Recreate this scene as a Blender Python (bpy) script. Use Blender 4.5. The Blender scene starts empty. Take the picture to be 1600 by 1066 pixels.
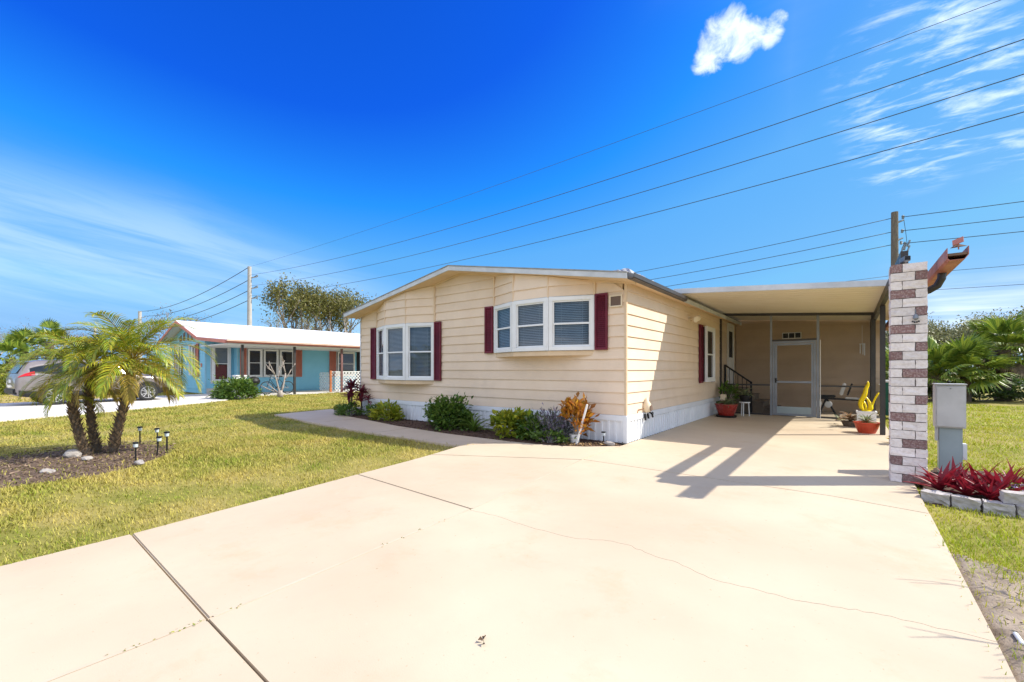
import bpy, math, random
import numpy as np
from mathutils import Vector, Matrix
R_ = math.radians
random.seed(7); rng = np.random.default_rng(11)
SC = bpy.context.scene
COL = SC.collection

# ---------------------------------------------------------------- camera
cam_d = bpy.data.cameras.new("camera"); cam = bpy.data.objects.new("camera", cam_d); COL.objects.link(cam)
cam.location = (3.10, -7.25, 1.30); cam.rotation_euler = (R_(90), 0, R_(37.9))
cam_d.sensor_width = 36; cam_d.lens = 15.19; cam_d.shift_y = 0.028
cam_d.clip_start = 0.05; cam_d.clip_end = 3000
SC.camera = cam
SUN_AZ, SUN_EL = R_(52.1), R_(42.5)          # clockwise from +Y

# ---------------------------------------------------------------- world / sky
SKYK, SKYOUT = 0.23, 2.62
SKY_RAMPS = (((0, 0), (.21, .006), (.29, .022), (.39, .12), (.64, .20), (1, .28)),
             ((0, 0), (.36, .12), (.48, .30), (.63, .44), (.91, .51), (1, .56)),
             ((0, 0), (.69, .84), (.80, .97), (.90, .99), (.95, .97), (1, .95)))
W = bpy.data.worlds.new("World"); SC.world = W; W.use_nodes = True
def build_world():
    nt = W.node_tree; nt.nodes.clear(); N = nt.nodes.new; L = nt.links.new
    out = N("ShaderNodeOutputWorld"); bg = N("ShaderNodeBackground"); L(bg.outputs[0], out.inputs[0])
    bg.inputs[1].default_value = 0.15
    sky = N("ShaderNodeTexSky"); sky.sky_type = 'NISHITA'; sky.sun_disc = False
    sky.sun_elevation = SUN_EL; sky.sun_rotation = SUN_AZ
    sky.altitude = 0; sky.air_density = 0.9; sky.dust_density = 0.5; sky.ozone_density = 2.5
    # deepen the blue of the clear sky channel by channel, the same in every direction
    sc_ = N("ShaderNodeMix"); sc_.data_type = 'RGBA'; sc_.blend_type = 'MULTIPLY'; sc_.inputs[0].default_value = 1; L(sky.outputs[0], sc_.inputs[6]); sc_.inputs[7].default_value = (SKYK,) * 3 + (1,)
    sp_ = N("ShaderNodeSeparateColor"); L(sc_.outputs[2], sp_.inputs[0]); cb_ = N("ShaderNodeCombineColor")
    for i, stops in enumerate(SKY_RAMPS):
        rp = N("ShaderNodeValToRGB"); L(sp_.outputs[i], rp.inputs[0]); el = rp.color_ramp.elements
        while len(el) < len(stops): el.new(.5)
        for e_, (p_, v_) in zip(el, stops): e_.position = p_; e_.color = (v_, v_, v_, 1)
        m_ = N("ShaderNodeMath"); m_.operation = 'MULTIPLY'; L(rp.outputs[0], m_.inputs[0]); m_.inputs[1].default_value = SKYOUT; L(m_.outputs[0], cb_.inputs[i])
    hs = cb_
    tc = N("ShaderNodeTexCoord")
    nrm = N("ShaderNodeVectorMath"); nrm.operation = 'NORMALIZE'; L(tc.outputs["Generated"], nrm.inputs[0])
    sep = N("ShaderNodeSeparateXYZ"); L(nrm.outputs[0], sep.inputs[0])
    def M(op, a, b=None, c=None, clamp=False):
        n = N("ShaderNodeMath"); n.operation = op; n.use_clamp = clamp
        for i, v in enumerate((a, b, c)):
            if v is None: continue
            if isinstance(v, (int, float)): n.inputs[i].default_value = v
            else: L(v, n.inputs[i])
        return n.outputs[0]
    def smooth(v, a, b):
        n = N("ShaderNodeMapRange"); n.interpolation_type = 'SMOOTHSTEP'; L(v, n.inputs[0])
        n.inputs[1].default_value = a; n.inputs[2].default_value = b; return n.outputs[0]
    # cloud deck coordinates: direction projected on a high flat layer
    zz = M('ADD', M('MAXIMUM', sep.outputs[2], 0.0), 0.13)
    px = M('DIVIDE', sep.outputs[0], zz); py = M('DIVIDE', sep.outputs[1], zz)
    cmb = N("ShaderNodeCombineXYZ"); L(px, cmb.inputs[0]); L(py, cmb.inputs[1])
    def noise(vec, scale, detail, rough=.55, dist=0.0):
        n = N("ShaderNodeTexNoise"); L(vec, n.inputs["Vector"]); n.inputs["Scale"].default_value = scale
        n.inputs["Detail"].default_value = detail; n.inputs["Roughness"].default_value = rough; n.inputs["Distortion"].default_value = dist
        return n.outputs["Fac"]
    mp = N("ShaderNodeMapping"); mp.inputs["Rotation"].default_value = (0, 0, R_(28)); mp.inputs["Scale"].default_value = (0.55, 3.0, 1); L(cmb.outputs[0], mp.inputs[0])
    streak = noise(mp.outputs[0], 1.5, 9, .6, .6)
    def blob(d, inner, outer):
        n = N("ShaderNodeVectorMath"); n.operation = 'DOT_PRODUCT'; L(nrm.outputs[0], n.inputs[0]); n.inputs[1].default_value = Vector(d).normalized()
        return smooth(n.outputs["Value"], math.cos(R_(outer)), math.cos(R_(inner)))
    a = R_(37.9); F = Vector((-math.sin(a), math.cos(a), 0)); Rt = Vector((math.cos(a), math.sin(a), 0))
    def dr(az, el):   # degrees right of the house view, degrees up
        return (F * math.cos(R_(az)) + Rt * math.sin(R_(az))) * math.cos(R_(el)) + Vector((0, 0, math.sin(R_(el))))
    def dotv(v):
        n = N("ShaderNodeVectorMath"); n.operation = 'DOT_PRODUCT'; L(nrm.outputs[0], n.inputs[0]); n.inputs[1].default_value = v; return n.outputs["Value"]
    azd = M('MULTIPLY', M('ARCTAN2', dotv(Rt), dotv(F)), 57.2958); eld = M('MULTIPLY', M('ARCSINE', sep.outputs[2]), 57.2958)
    cv = N("ShaderNodeCombineXYZ"); L(M('MULTIPLY', azd, .045), cv.inputs[0]); L(M('MULTIPLY', M('ADD', eld, M('MULTIPLY', azd, .16)), .42), cv.inputs[1])
    bs1 = noise(cv.outputs[0], 1.0, 9, .62, .5); cv2 = N("ShaderNodeVectorMath"); cv2.operation = 'SCALE'; L(cv.outputs[0], cv2.inputs[0]); cv2.inputs["Scale"].default_value = 2.6
    bs2 = noise(cv2.outputs[0], 1.0, 6, .6, .3)
    upr = N("ShaderNodeMapRange"); L(azd, upr.inputs[0]); upr.inputs[1].default_value = -38; upr.inputs[2].default_value = -8; upr.inputs[3].default_value = 19; upr.inputs[4].default_value = 10
    ed = M('ADD', M('SUBTRACT', eld, upr.outputs[0]), M('MULTIPLY', M('SUBTRACT', bs1, .5), 7.0))
    left = M('MULTIPLY', M('SUBTRACT', 1.0, smooth(ed, -4.5, .8)), smooth(M('ADD', eld, M('MULTIPLY', M('SUBTRACT', bs2, .5), 6.0)), 3.0, 11.0))
    left = M('MULTIPLY', left, M('MULTIPLY', M('SUBTRACT', 1.0, smooth(azd, -26.0, -4.0)), smooth(azd, -115.0, -75.0)))
    right = None
    for az, el, i, o in ((45, 27, 2, 9), (48, 33, 2, 8), (52, 24, 1, 9), (43, 22, 1, 6), (58, 36, 2, 12)):
        b = blob(dr(az, el), i, o); right = b if right is None else M('MAXIMUM', right, b)
    wide = smooth(noise(cmb.outputs[0], .35, 3), .34, .60)          # cloud deck added outside the view to raise the fill light
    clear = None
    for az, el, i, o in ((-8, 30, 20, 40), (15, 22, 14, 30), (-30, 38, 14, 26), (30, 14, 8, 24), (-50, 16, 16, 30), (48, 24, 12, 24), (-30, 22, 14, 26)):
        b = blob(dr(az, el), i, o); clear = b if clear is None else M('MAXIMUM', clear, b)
    back = M('MULTIPLY', wide, M('SUBTRACT', 1.0, clear))  # the added fill deck is masked out of the camera's view
    mp2 = N("ShaderNodeMapping"); mp2.inputs["Rotation"].default_value = (0, 0, R_(-20)); mp2.inputs["Scale"].default_value = (1.2, 2.6, 1); L(cmb.outputs[0], mp2.inputs[0])
    fleck = smooth(noise(mp2.outputs[0], 5.0, 8, .62, .4), .46, .74)
    c1 = M('MULTIPLY', left, M('ADD', .22, M('MULTIPLY', smooth(bs1, .34, .66), .78)))
    c2 = M('MULTIPLY', right, fleck)
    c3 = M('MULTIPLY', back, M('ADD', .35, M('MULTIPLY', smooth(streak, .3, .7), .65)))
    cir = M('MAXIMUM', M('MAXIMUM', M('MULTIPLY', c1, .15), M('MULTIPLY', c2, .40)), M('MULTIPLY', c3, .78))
    # one small fair-weather cumulus
    cn = noise(nrm.outputs[0], 24, 9, .62, .5)
    cu = None
    for az, el, i, o in ((24.5, 33.2, .3, 2.0), (25.7, 34.5, .5, 2.7), (26.7, 35.6, .3, 2.1), (27.7, 34.2, .6, 2.5), (29.3, 34.2, .4, 1.9), (31.0, 33.6, .2, 1.5), (31.5, 34.5, .1, 1.2)):
        b = blob(dr(az, el), i, o); cu = b if cu is None else M('MAXIMUM', cu, b)
    cum = smooth(M('ADD', cu, M('MULTIPLY', M('SUBTRACT', cn, .5), 2.8)), .25, 1.45)
    cum = M('MULTIPLY', M('MULTIPLY', cum, smooth(cu, .02, .34)), .54)
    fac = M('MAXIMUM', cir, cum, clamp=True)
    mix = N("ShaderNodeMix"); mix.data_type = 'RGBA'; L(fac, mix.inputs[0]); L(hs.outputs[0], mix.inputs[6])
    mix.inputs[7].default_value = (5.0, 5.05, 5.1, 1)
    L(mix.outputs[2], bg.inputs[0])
build_world()
sun_d = bpy.data.lights.new("sun", 'SUN'); sun = bpy.data.objects.new("sun", sun_d); COL.objects.link(sun)
sun_d.energy = 2.7; sun_d.angle = R_(0.53); sun_d.color = (1.0, 0.94, 0.84)
sv = Vector((math.sin(SUN_AZ) * math.cos(SUN_EL), math.cos(SUN_AZ) * math.cos(SUN_EL), math.sin(SUN_EL)))
sun.rotation_euler = sv.to_track_quat('Z', 'Y').to_euler(); sun.location = (20, 10, 30)
SC.view_settings.view_transform = 'Standard'; SC.view_settings.look = 'None'; SC.view_settings.gamma = 1
SC.view_settings.use_curve_mapping = False; SC.view_settings.exposure = 1.40
SC.render.engine = 'CYCLES'
SC.cycles.max_bounces = 8; SC.cycles.diffuse_bounces = 4; SC.cycles.transparent_max_bounces = 16
SC.cycles.use_denoising = True

# ---------------------------------------------------------------- materials
def lin(r, g, b):
    f = lambda c: (c / 255 / 12.92) if c / 255 <= .04045 else ((c / 255 + .055) / 1.055) ** 2.4
    return (f(r), f(g), f(b))
MATS = {}
def mat(name, c1, c2=None, ns=3.0, rough=.7, bump=0.0, bs=60.0, spec=.35, metal=0.0, isl=None, objr=None, lo=.35, hi=.65, detail=5,
        transl=0.0, grime=0.0, coat=0.0, stretch=None, big=None, alpha=None, stain=False):
    """procedural surface: two colours mixed by world-space noise, optional colour per island / per object, bump, grime"""
    if name in MATS: return MATS[name]
    m = bpy.data.materials.new(name); m.use_nodes = True; nt = m.node_tree; N = nt.nodes.new; L = nt.links.new
    bs_ = nt.nodes["Principled BSDF"]; outp = nt.nodes["Material Output"]
    geo = N("ShaderNodeNewGeometry"); pos = geo.outputs["Position"]
    if stretch:
        mp = N("ShaderNodeMapping"); L(pos, mp.inputs[0]); mp.inputs["Scale"].default_value = stretch; vec = mp.outputs[0]
    else: vec = pos
    def noise(v, s, d=detail, r=.55):
        n = N("ShaderNodeTexNoise"); L(v, n.inputs["Vector"]); n.inputs["Scale"].default_value = s; n.inputs["Detail"].default_value = d; n.inputs["Roughness"].default_value = r
        return n.outputs["Fac"]
    def rng_(v, a, b, c=0.0, d=1.0):
        n = N("ShaderNodeMapRange"); L(v, n.inputs[0]); n.inputs[1].default_value = a; n.inputs[2].default_value = b; n.inputs[3].default_value = c; n.inputs[4].default_value = d
        return n.outputs[0]
    def mixc(f, a, b, bt='MIX'):
        n = N("ShaderNodeMix"); n.data_type = 'RGBA'; n.blend_type = bt
        if isinstance(f, float): n.inputs[0].default_value = f
        else: L(f, n.inputs[0])
        for i, v in ((6, a), (7, b)):
            if isinstance(v, tuple): n.inputs[i].default_value = (*v, 1)
            else: L(v, n.inputs[i])
        return n.outputs[2]
    c2 = c2 or tuple(x * .86 for x in c1)
    col = mixc(rng_(noise(vec, ns), lo, hi), c1, c2)
    if big:
        col = mixc(rng_(noise(pos, big[0], 3), .38, .66), col, big[1])
    if isl:
        col = mixc(rng_(geo.outputs["Random Per Island"], isl[1] if len(isl) > 1 else 0., 1.0), col, isl[0])
        v = N("ShaderNodeHueSaturation"); L(col, v.inputs["Color"])
        mul = N("ShaderNodeMath"); mul.operation = 'MULTIPLY_ADD'; L(geo.outputs["Random Per Island"], mul.inputs[0]); mul.inputs[1].default_value = 7.31; mul.inputs[2].default_value = 0
        fr = N("ShaderNodeMath"); fr.operation = 'FRACT'; L(mul.outputs[0], fr.inputs[0])
        L(rng_(fr.outputs[0], 0, 1, .72, 1.25), v.inputs["Value"]); col = v.outputs[0]
    if objr:
        oi = N("ShaderNodeObjectInfo"); v = N("ShaderNodeHueSaturation"); L(col, v.inputs["Color"]); L(rng_(oi.outputs["Random"], 0, 1, 1 - objr, 1 + objr), v.inputs["Value"]); col = v.outputs[0]
    if grime:
        g = mixc(rng_(noise(pos, 1.7, 8, .7), .48, .78, 0, grime), col, tuple(x * .45 for x in c1)); col = g
    if stain:
        col = mixc(rng_(noise(pos, 1.1, 9, .72), 0.54, .78, 0, .6), col, (.45, .31, .18))
        col = mixc(rng_(noise(pos, 38, 2, .5), 0.70, .78, 0, .75), col, (.30, .22, .13))
        col = mixc(rng_(noise(pos, 5.5, 4, .6), .66, .80, 0, .35), col, (.60, .54, .45))
    L(col, bs_.inputs["Base Color"])
    rr = rng_(noise(pos, 9.0, 3), .3, .7, max(rough - .08, 0.02), min(rough + .08, 1)); L(rr, bs_.inputs["Roughness"])
    bs_.inputs["Specular IOR Level"].default_value = spec; bs_.inputs["Metallic"].default_value = metal; bs_.inputs["Coat Weight"].default_value = coat
    if bump:
        b = N("ShaderNodeBump"); b.inputs["Strength"].default_value = bump; b.inputs["Distance"].default_value = .01
        L(noise(vec, bs, 6, .6), b.inputs["Height"]); L(b.outputs[0], bs_.inputs["Normal"])
    if transl:
        t = N("ShaderNodeBsdfTranslucent"); L(col, t.inputs[0]); mx = N("ShaderNodeMixShader"); mx.inputs[0].default_value = transl
        L(bs_.outputs[0], mx.inputs[1]); L(t.outputs[0], mx.inputs[2]); L(mx.outputs[0], outp.inputs[0])
    if alpha is not None:
        tr = N("ShaderNodeBsdfTransparent"); mx = N("ShaderNodeMixShader"); mx.inputs[0].default_value = alpha
        L(tr.outputs[0], mx.inputs[1]); L(bs_.outputs[0], mx.inputs[2]); L(mx.outputs[0], outp.inputs[0])
    MATS[name] = m; return m
def glass_mat(name, tint=(.75, .8, .82), ior=1.5):
    m = bpy.data.materials.new(name); m.use_nodes = True; nt = m.node_tree; nt.nodes.clear(); N = nt.nodes.new; L = nt.links.new
    o = N("ShaderNodeOutputMaterial"); mx = N("ShaderNodeMixShader"); fr = N("ShaderNodeFresnel"); fr.inputs[0].default_value = ior
    gb = N("ShaderNodeNewGeometry"); im = N("ShaderNodeMapRange"); L(gb.outputs["Backfacing"], im.inputs[0]); im.inputs[3].default_value = ior; im.inputs[4].default_value = 1 / ior; L(im.outputs[0], fr.inputs[0])
    tr = N("ShaderNodeBsdfTransparent"); tr.inputs[0].default_value = (*tint, 1); gl = N("ShaderNodeBsdfGlossy"); gl.inputs["Roughness"].default_value = .02
    b = N("ShaderNodeBump"); n = N("ShaderNodeTexNoise"); g = N("ShaderNodeNewGeometry"); L(g.outputs["Position"], n.inputs["Vector"]); n.inputs["Scale"].default_value = 1.6
    b.inputs["Strength"].default_value = .12; b.inputs["Distance"].default_value = .02; L(n.outputs[0], b.inputs["Height"]); L(b.outputs[0], gl.inputs["Normal"])
    L(fr.outputs[0], mx.inputs[0]); L(tr.outputs[0], mx.inputs[1]); L(gl.outputs[0], mx.inputs[2]); L(mx.outputs[0], o.inputs[0])
    return m
GLASS = glass_mat("window_glass", (.72, .78, .82), 1.75)
SIDING = mat("tan_siding", (.79, .63, .47), (.755, .59, .43), ns=1.4, rough=.6, bump=.05, bs=90, objr=.035, grime=.20, spec=.3)
SIDTRIM = mat("tan_trim", (.74, .56, .37), (.66, .49, .31), ns=2, rough=.6, grime=.2)
SOFFIT = mat("tan_soffit", (.78, .59, .38), (.72, .53, .32), ns=2, rough=.7, grime=.15)
WHITE = mat("white_paint", (.80, .80, .79), (.74, .74, .72), ns=3, rough=.45, grime=.06)
SKIRT = mat("white_skirting", (.80, .81, .82), (.73, .75, .77), ns=2.2, rough=.5, grime=.16)
FASCIA = mat("grey_white_fascia", (.62, .64, .66), (.50, .52, .54), ns=3, rough=.5, grime=.25)
SHINGLE = mat("grey_roof", (.23, .22, .21), (.33, .32, .31), ns=8, rough=.9, bump=.4, bs=40)
SILVER = mat("silver_coat", (.42, .42, .43), (.22, .22, .22), ns=6, rough=.45, bump=.6, bs=25, metal=.35)
MAROON = mat("maroon_shutter", (.16, .012, .028), (.11, .008, .02), ns=3, rough=.5, grime=.15)
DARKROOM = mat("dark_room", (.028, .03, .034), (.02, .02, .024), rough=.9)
BLIND = mat("blind_slat", (.26, .30, .34), (.22, .25, .29), rough=.6)
BRONZE = mat("bronze_metal", (.045, .038, .035), (.03, .026, .024), rough=.45, spec=.5)
ALU = mat("grey_aluminium", (.25, .265, .29), (.20, .215, .235), rough=.4, metal=.4)
SCREEN = mat("insect_screen", (.05, .05, .05), rough=.9, alpha=.24)
CREAM = mat("cream_pan", (.86, .77, .62), (.83, .73, .57), ns=1.2, rough=.55, grime=.08)
GUTRED = mat("red_brown_gutter", (.46, .17, .13), (.36, .13, .10), ns=5, rough=.45, grime=.25)
GUTTAN = mat("weathered_gutter_inside", (.16, .10, .07), (.26, .17, .11), ns=14, rough=.85)
BRICKW = mat("white_split_brick", (.82, .745, .70), (.66, .58, .54), ns=26, rough=.9, bump=.9, bs=55, objr=.10, lo=.42, hi=.75, grime=.10)
BRICKB = mat("brown_split_brick", (.24, .14, .13), (.50, .40, .38), ns=60, rough=.92, bump=1.0, bs=60, objr=.15, lo=.45, hi=.8)
MORTAR = mat("dark_mortar", (.20, .165, .15), (.13, .11, .10), ns=20, rough=.95, bump=.5)
CONC = mat("cream_concrete", (.51, .415, .30), (.485, .39, .275), ns=.8, rough=.72, bump=.10, bs=130, objr=.02, stain=True, big=(.45, (.56, .475, .345)), grime=.10, spec=.25)
WALKC = mat("walk_concrete", (.60, .48, .34), (.55, .43, .30), ns=1.2, rough=.75, bump=.12, bs=120, grime=.12)
PALEC = mat("pale_concrete", (.66, .63, .59), (.58, .55, .51), ns=1, rough=.8, bump=.1, grime=.12)
JOINT = mat("joint_dirt", (.10, .065, .04), (.05, .035, .022), ns=14, rough=1)
SEAL = mat("cream_sealant", (.555, .46, .345), (.52, .42, .30), ns=4, rough=.6)
MULCH = mat("dark_mulch", (.045, .026, .018), (.10, .06, .04), ns=30, rough=1, bump=1, bs=50, isl=((.12, .07, .045),))
MULCHP = mat("palm_mulch", (.10, .062, .042), (.20, .14, .10), ns=24, rough=1, bump=1, bs=50, isl=((.30, .22, .16), .3))
BARK = mat("bark", (.16, .12, .085), (.08, .06, .045), ns=14, rough=1, bump=1, bs=30)
GREYBARK = mat("grey_bark", (.40, .35, .30), (.26, .22, .19), ns=12, rough=.95, bump=.6, bs=30)
STONE = mat("edging_block", (.50, .46, .43), (.36, .33, .31), ns=14, rough=.9, bump=1, bs=35, objr=.08)
STEEL = mat("grey_cabinet", (.58, .575, .56), (.48, .475, .46), ns=3, rough=.5, grime=.35, metal=.15)
STEELB = mat("blue_grey_pedestal", (.34, .41, .42), (.29, .35, .36), ns=3, rough=.5, grime=.15)
BLUEP = mat("blue_siding", (.27, .62, .80), (.24, .58, .76), ns=1.5, rough=.55, grime=.08)
SALMON = mat("salmon_trim", (.60, .22, .16), (.52, .18, .13), ns=3, rough=.55, grime=.15)
ROOFW = mat("white_metal_roof", (.82, .82, .82), (.76, .76, .76), ns=.6, rough=.45)
BLACK = mat("black_plastic", (.012, .012, .013), rough=.5)
RUBBER = mat("rubber", (.02, .02, .02), (.03, .03, .03), rough=.85)
CARP = mat("silver_paint", (.23, .205, .20), (.22, .195, .19), rough=.35, metal=.35, coat=.6)
RIM = mat("alloy_rim", (.62, .62, .63), rough=.3, metal=.7)
TAIL = mat("tail_lamp", (.45, .008, .015), rough=.15, spec=.6)
CARGLASS = mat("car_glass", (.012, .013, .015), rough=.08, spec=.8)
CHROME = mat("chrome", (.4, .4, .4), rough=.38, metal=1)
POTRED = mat("red_glazed_pot", (.34, .03, .02), (.25, .022, .018), ns=6, rough=.25, spec=.6)
TERRA = mat("red_plastic_pot", (.55, .07, .03), (.48, .06, .025), rough=.4)
YELLOW = mat("yellow_gloss", (.85, .66, .01), (.80, .58, .01), rough=.35)
IVORY = mat("ivory_lamp", (.78, .66, .48), (.72, .6, .42), rough=.4)
WOODP = mat("weathered_pole", (.20, .17, .13), (.12, .10, .08), ns=6, rough=.95, bump=.6, stretch=(6, 6, .5))
CONCP = mat("grey_pole", (.46, .44, .42), (.38, .36, .34), ns=1, rough=.9)
WIRE = mat("cable", (.06, .08, .10), rough=.6)
INSUL = mat("porcelain_grey", (.25, .30, .34), rough=.3)
ORANGEW = mat("orange_wood", (.45, .16, .06), (.36, .12, .05), rough=.8)
ROAD = mat("road", (.30, .29, .28), (.26, .25, .24), ns=2, rough=.9)
# foliage
def leafm(name, c1, c2, c3, t=.25, rough=.45, ns=2.5, thr=.0): return mat(name, c1, c2, ns=ns, rough=rough, spec=.4, isl=(c3, thr), transl=t)
LPALM = leafm("date_palm_leaf", (.31, .37, .025), (.18, .28, .03), (.58, .49, .04), .35, thr=.32)
LPALMO = leafm("old_date_palm_leaf", (.46, .34, .04), (.32, .28, .03), (.50, .33, .07), .3)
LSABAL = leafm("fan_palm_leaf", (.12, .22, .026), (.07, .15, .024), (.30, .36, .045), .28, rough=.38)
LGREEN = leafm("green_leaf", (0.0675, 0.15, 0.021), (0.045, 0.1125, 0.018), (0.15, 0.225, 0.03), .25)
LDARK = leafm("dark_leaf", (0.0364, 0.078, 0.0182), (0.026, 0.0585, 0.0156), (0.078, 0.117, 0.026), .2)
LLIME = leafm("lime_leaf", (0.26, 0.312, 0.0208), (0.104, 0.195, 0.0182), (0.442, 0.416, 0.0325), .3, thr=.2)
LOLIVE = leafm("olive_leaf", (.15, .165, .04), (.11, .125, .035), (.25, .22, .06), .25)
LHEDGE = leafm("hedge_leaf", (0.182, 0.234, 0.0234), (0.117, 0.169, 0.0208), (0.312, 0.325, 0.039), .3)
LOAK = leafm("oak_leaf", (.20, .22, .09), (.15, .18, .07), (.32, .30, .14), .25)
LCROT = leafm("croton_leaf", (.60, .17, .015), (.66, .42, .02), (.36, .14, .03), .3, ns=9)
LCORD = leafm("cordyline_leaf", (0.0845, 0.0104, 0.0234), (0.13, 0.0156, 0.0286), (0.26, 0.039, 0.0585), .2)
LRED = leafm("red_oyster_leaf", (.16, .010, .022), (.09, .012, .02), (.42, .025, .045), .3)
LPURP = leafm("grey_purple_leaf", (.10, .12, .08), (.07, .09, .06), (.22, .17, .28), .2, thr=.3)
LVAR = leafm("variegated_leaf", (.10, .17, .035), (.06, .12, .03), (.60, .60, .36), .25, thr=.3)
LPINK = leafm("pinkish_leaf", (.36, .16, .10), (.28, .20, .08), (.46, .30, .18), .25)
LGRASS = mat("grass_blade", (.20, .265, .015), (.47, .385, .085), ns=1.1, rough=.6, spec=.25, isl=((.48, .40, .11), .30), transl=.25, detail=8, lo=.36, hi=.63)
LGRASSR = mat("grass_blade_lush", (.30, .40, .008), (.54, .51, .03), ns=1.0, rough=.6, spec=.25, isl=((.44, .43, .05), .35), transl=.3, detail=8, lo=.42, hi=.7)
def ground_mat():
    m = mat("lawn_soil", (.20, .19, .03), (.33, .265, .08), ns=1.1, rough=1, bump=.8, bs=60, detail=9, lo=.38, hi=.66)
    return m
SOIL = ground_mat()
SAND = mat("sandy_soil", (.33, .265, .20), (.13, .095, .065), ns=4.5, rough=1, bump=1, bs=45, detail=10, lo=.45, hi=.72)

# ---------------------------------------------------------------- helpers
WM = {}
def world(o): return WM.get(o.name, Matrix())
def tag(o, label=None, cat=None, group=None, kind=None):
    if label: o["label"] = label
    if cat: o["category"] = cat
    if group: o["group"] = group
    if kind: o["kind"] = kind
    return o
def thing(name, label, cat, loc=(0, 0, 0), group=None, rz=0, kind=None):
    o = bpy.data.objects.new(name, None); COL.objects.link(o); o.location = loc; o.rotation_euler = (0, 0, rz); o.empty_display_size = .2
    WM[o.name] = Matrix.Translation(loc) @ Matrix.Rotation(rz, 4, 'Z')
    return tag(o, label, cat, group, kind)
def place(o, parent, local):
    COL.objects.link(o)
    if parent:
        o.parent = parent
        if not local: o.matrix_parent_inverse = world(parent).inverted()
def obj(name, me, m, parent=None, local=False, loc=None, rot=None, scale=None):
    o = bpy.data.objects.new(name, me); place(o, parent, local)
    if m is not None and len(me.materials) == 0:
        for x in (m if isinstance(m, (list, tuple)) else [m]): me.materials.append(x)
    if loc is not None: o.location = loc
    if rot is not None: o.rotation_euler = rot
    if scale is not None: o.scale = scale
    return o
class MB:
    def __init__(s): s.v = []; s.f = []; s.m = []
    def add(s, v, f, m=0):
        n = len(s.v); s.v += [tuple(p) for p in v]; s.f += [tuple(i + n for i in q) for q in f]; s.m += [m] * len(f); return s
    def box(s, x0, x1, y0, y1, z0, z1, m=0):
        return s.add([(x0, y0, z0), (x1, y0, z0), (x1, y1, z0), (x0, y1, z0), (x0, y0, z1), (x1, y0, z1), (x1, y1, z1), (x0, y1, z1)],
                     [(3, 2, 1, 0), (4, 5, 6, 7), (0, 1, 5, 4), (1, 2, 6, 5), (2, 3, 7, 6), (3, 0, 4, 7)], m)
    def obox(s, c, ax, ay, az, m=0):
        c, ax, ay, az = map(Vector, (c, ax, ay, az)); v = []
        for k in (-1, 1):
            for i, j in ((-1, -1), (1, -1), (1, 1), (-1, 1)): v.append(c + ax * i + ay * j + az * k)
        return s.add(v, [(3, 2, 1, 0), (4, 5, 6, 7), (0, 1, 5, 4), (1, 2, 6, 5), (2, 3, 7, 6), (3, 0, 4, 7)], m)
    def bar(s, p, q, w, h, m=0, up=(0, 0, 1)):
        p, q = Vector(p), Vector(q); d = (q - p); L = d.length; d.normalize(); u = Vector(up)
        if abs(d.dot(u)) > .98: u = Vector((0, 1, 0))
        sd = d.cross(u).normalized(); u = sd.cross(d).normalized()
        return s.obox((p + q) / 2, d * L / 2, sd * w / 2, u * h / 2, m)
    def extr(s, pts, vec, m=0):
        n = len(pts); vec = Vector(vec); a = [Vector(p) for p in pts]; b = [p + vec for p in a]
        return s.add(a + b, [tuple(range(n - 1, -1, -1)), tuple(range(n, 2 * n))] + [(i, (i + 1) % n, n + (i + 1) % n, n + i) for i in range(n)], m)
    def tube(s, pts, r, n=8, m=0, cap=True):
        pts = [Vector(p) for p in pts]; k = len(pts); rr = r if isinstance(r, (list, tuple)) else [r] * k; v = []; ref = None
        for i, p in enumerate(pts):
            d = (pts[min(i + 1, k - 1)] - pts[max(i - 1, 0)]).normalized()
            if ref is None: ref = d.cross(Vector((0, 0, 1)) if abs(d.z) < .9 else Vector((1, 0, 0))).normalized()
            ref = (ref - d * ref.dot(d)).normalized(); b = d.cross(ref)
            for j in range(n):
                t = 2 * math.pi * j / n; v.append(p + (ref * math.cos(t) + b * math.sin(t)) * rr[i])
        f = [(i * n + j, i * n + (j + 1) % n, (i + 1) * n + (j + 1) % n, (i + 1) * n + j) for i in range(k - 1) for j in range(n)]
        if cap: f += [tuple(range(n - 1, -1, -1)), tuple(range((k - 1) * n, k * n))]
        return s.add(v, f, m)
    def lathe(s, prof, n=20, c=(0, 0, 0), m=0, axis='z'):
        c = Vector(c); v = []
        for r, z in prof:
            for j in range(n):
                t = 2 * math.pi * j / n; a, b = r * math.cos(t), r * math.sin(t)
                v.append(c + (Vector((a, b, z)) if axis == 'z' else Vector((a, z, b)) if axis == 'y' else Vector((z, a, b))))
        k = len(prof)
        f = [(i * n + j, i * n + (j + 1) % n, (i + 1) * n + (j + 1) % n, (i + 1) * n + j) for i in range(k - 1) for j in range(n)]
        return s.add(v, f + [tuple(range(n - 1, -1, -1)), tuple(range((k - 1) * n, k * n))], m)
    def torus(s, c, R, r, axis='y', n=28, k=8, m=0):
        c = Vector(c); v = []
        for i in range(n):
            t = 2 * math.pi * i / n
            for j in range(k):
                p = 2 * math.pi * j / k; a = R + r * math.cos(p); q = (a * math.cos(t), a * math.sin(t), r * math.sin(p))
                v.append(c + (Vector((q[0], q[2], q[1])) if axis == 'y' else Vector((q[2], q[0], q[1])) if axis == 'x' else Vector(q)))
        return s.add(v, [(i * k + j, ((i + 1) % n) * k + j, ((i + 1) % n) * k + (j + 1) % k, i * k + (j + 1) % k) for i in range(n) for j in range(k)], m)
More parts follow.
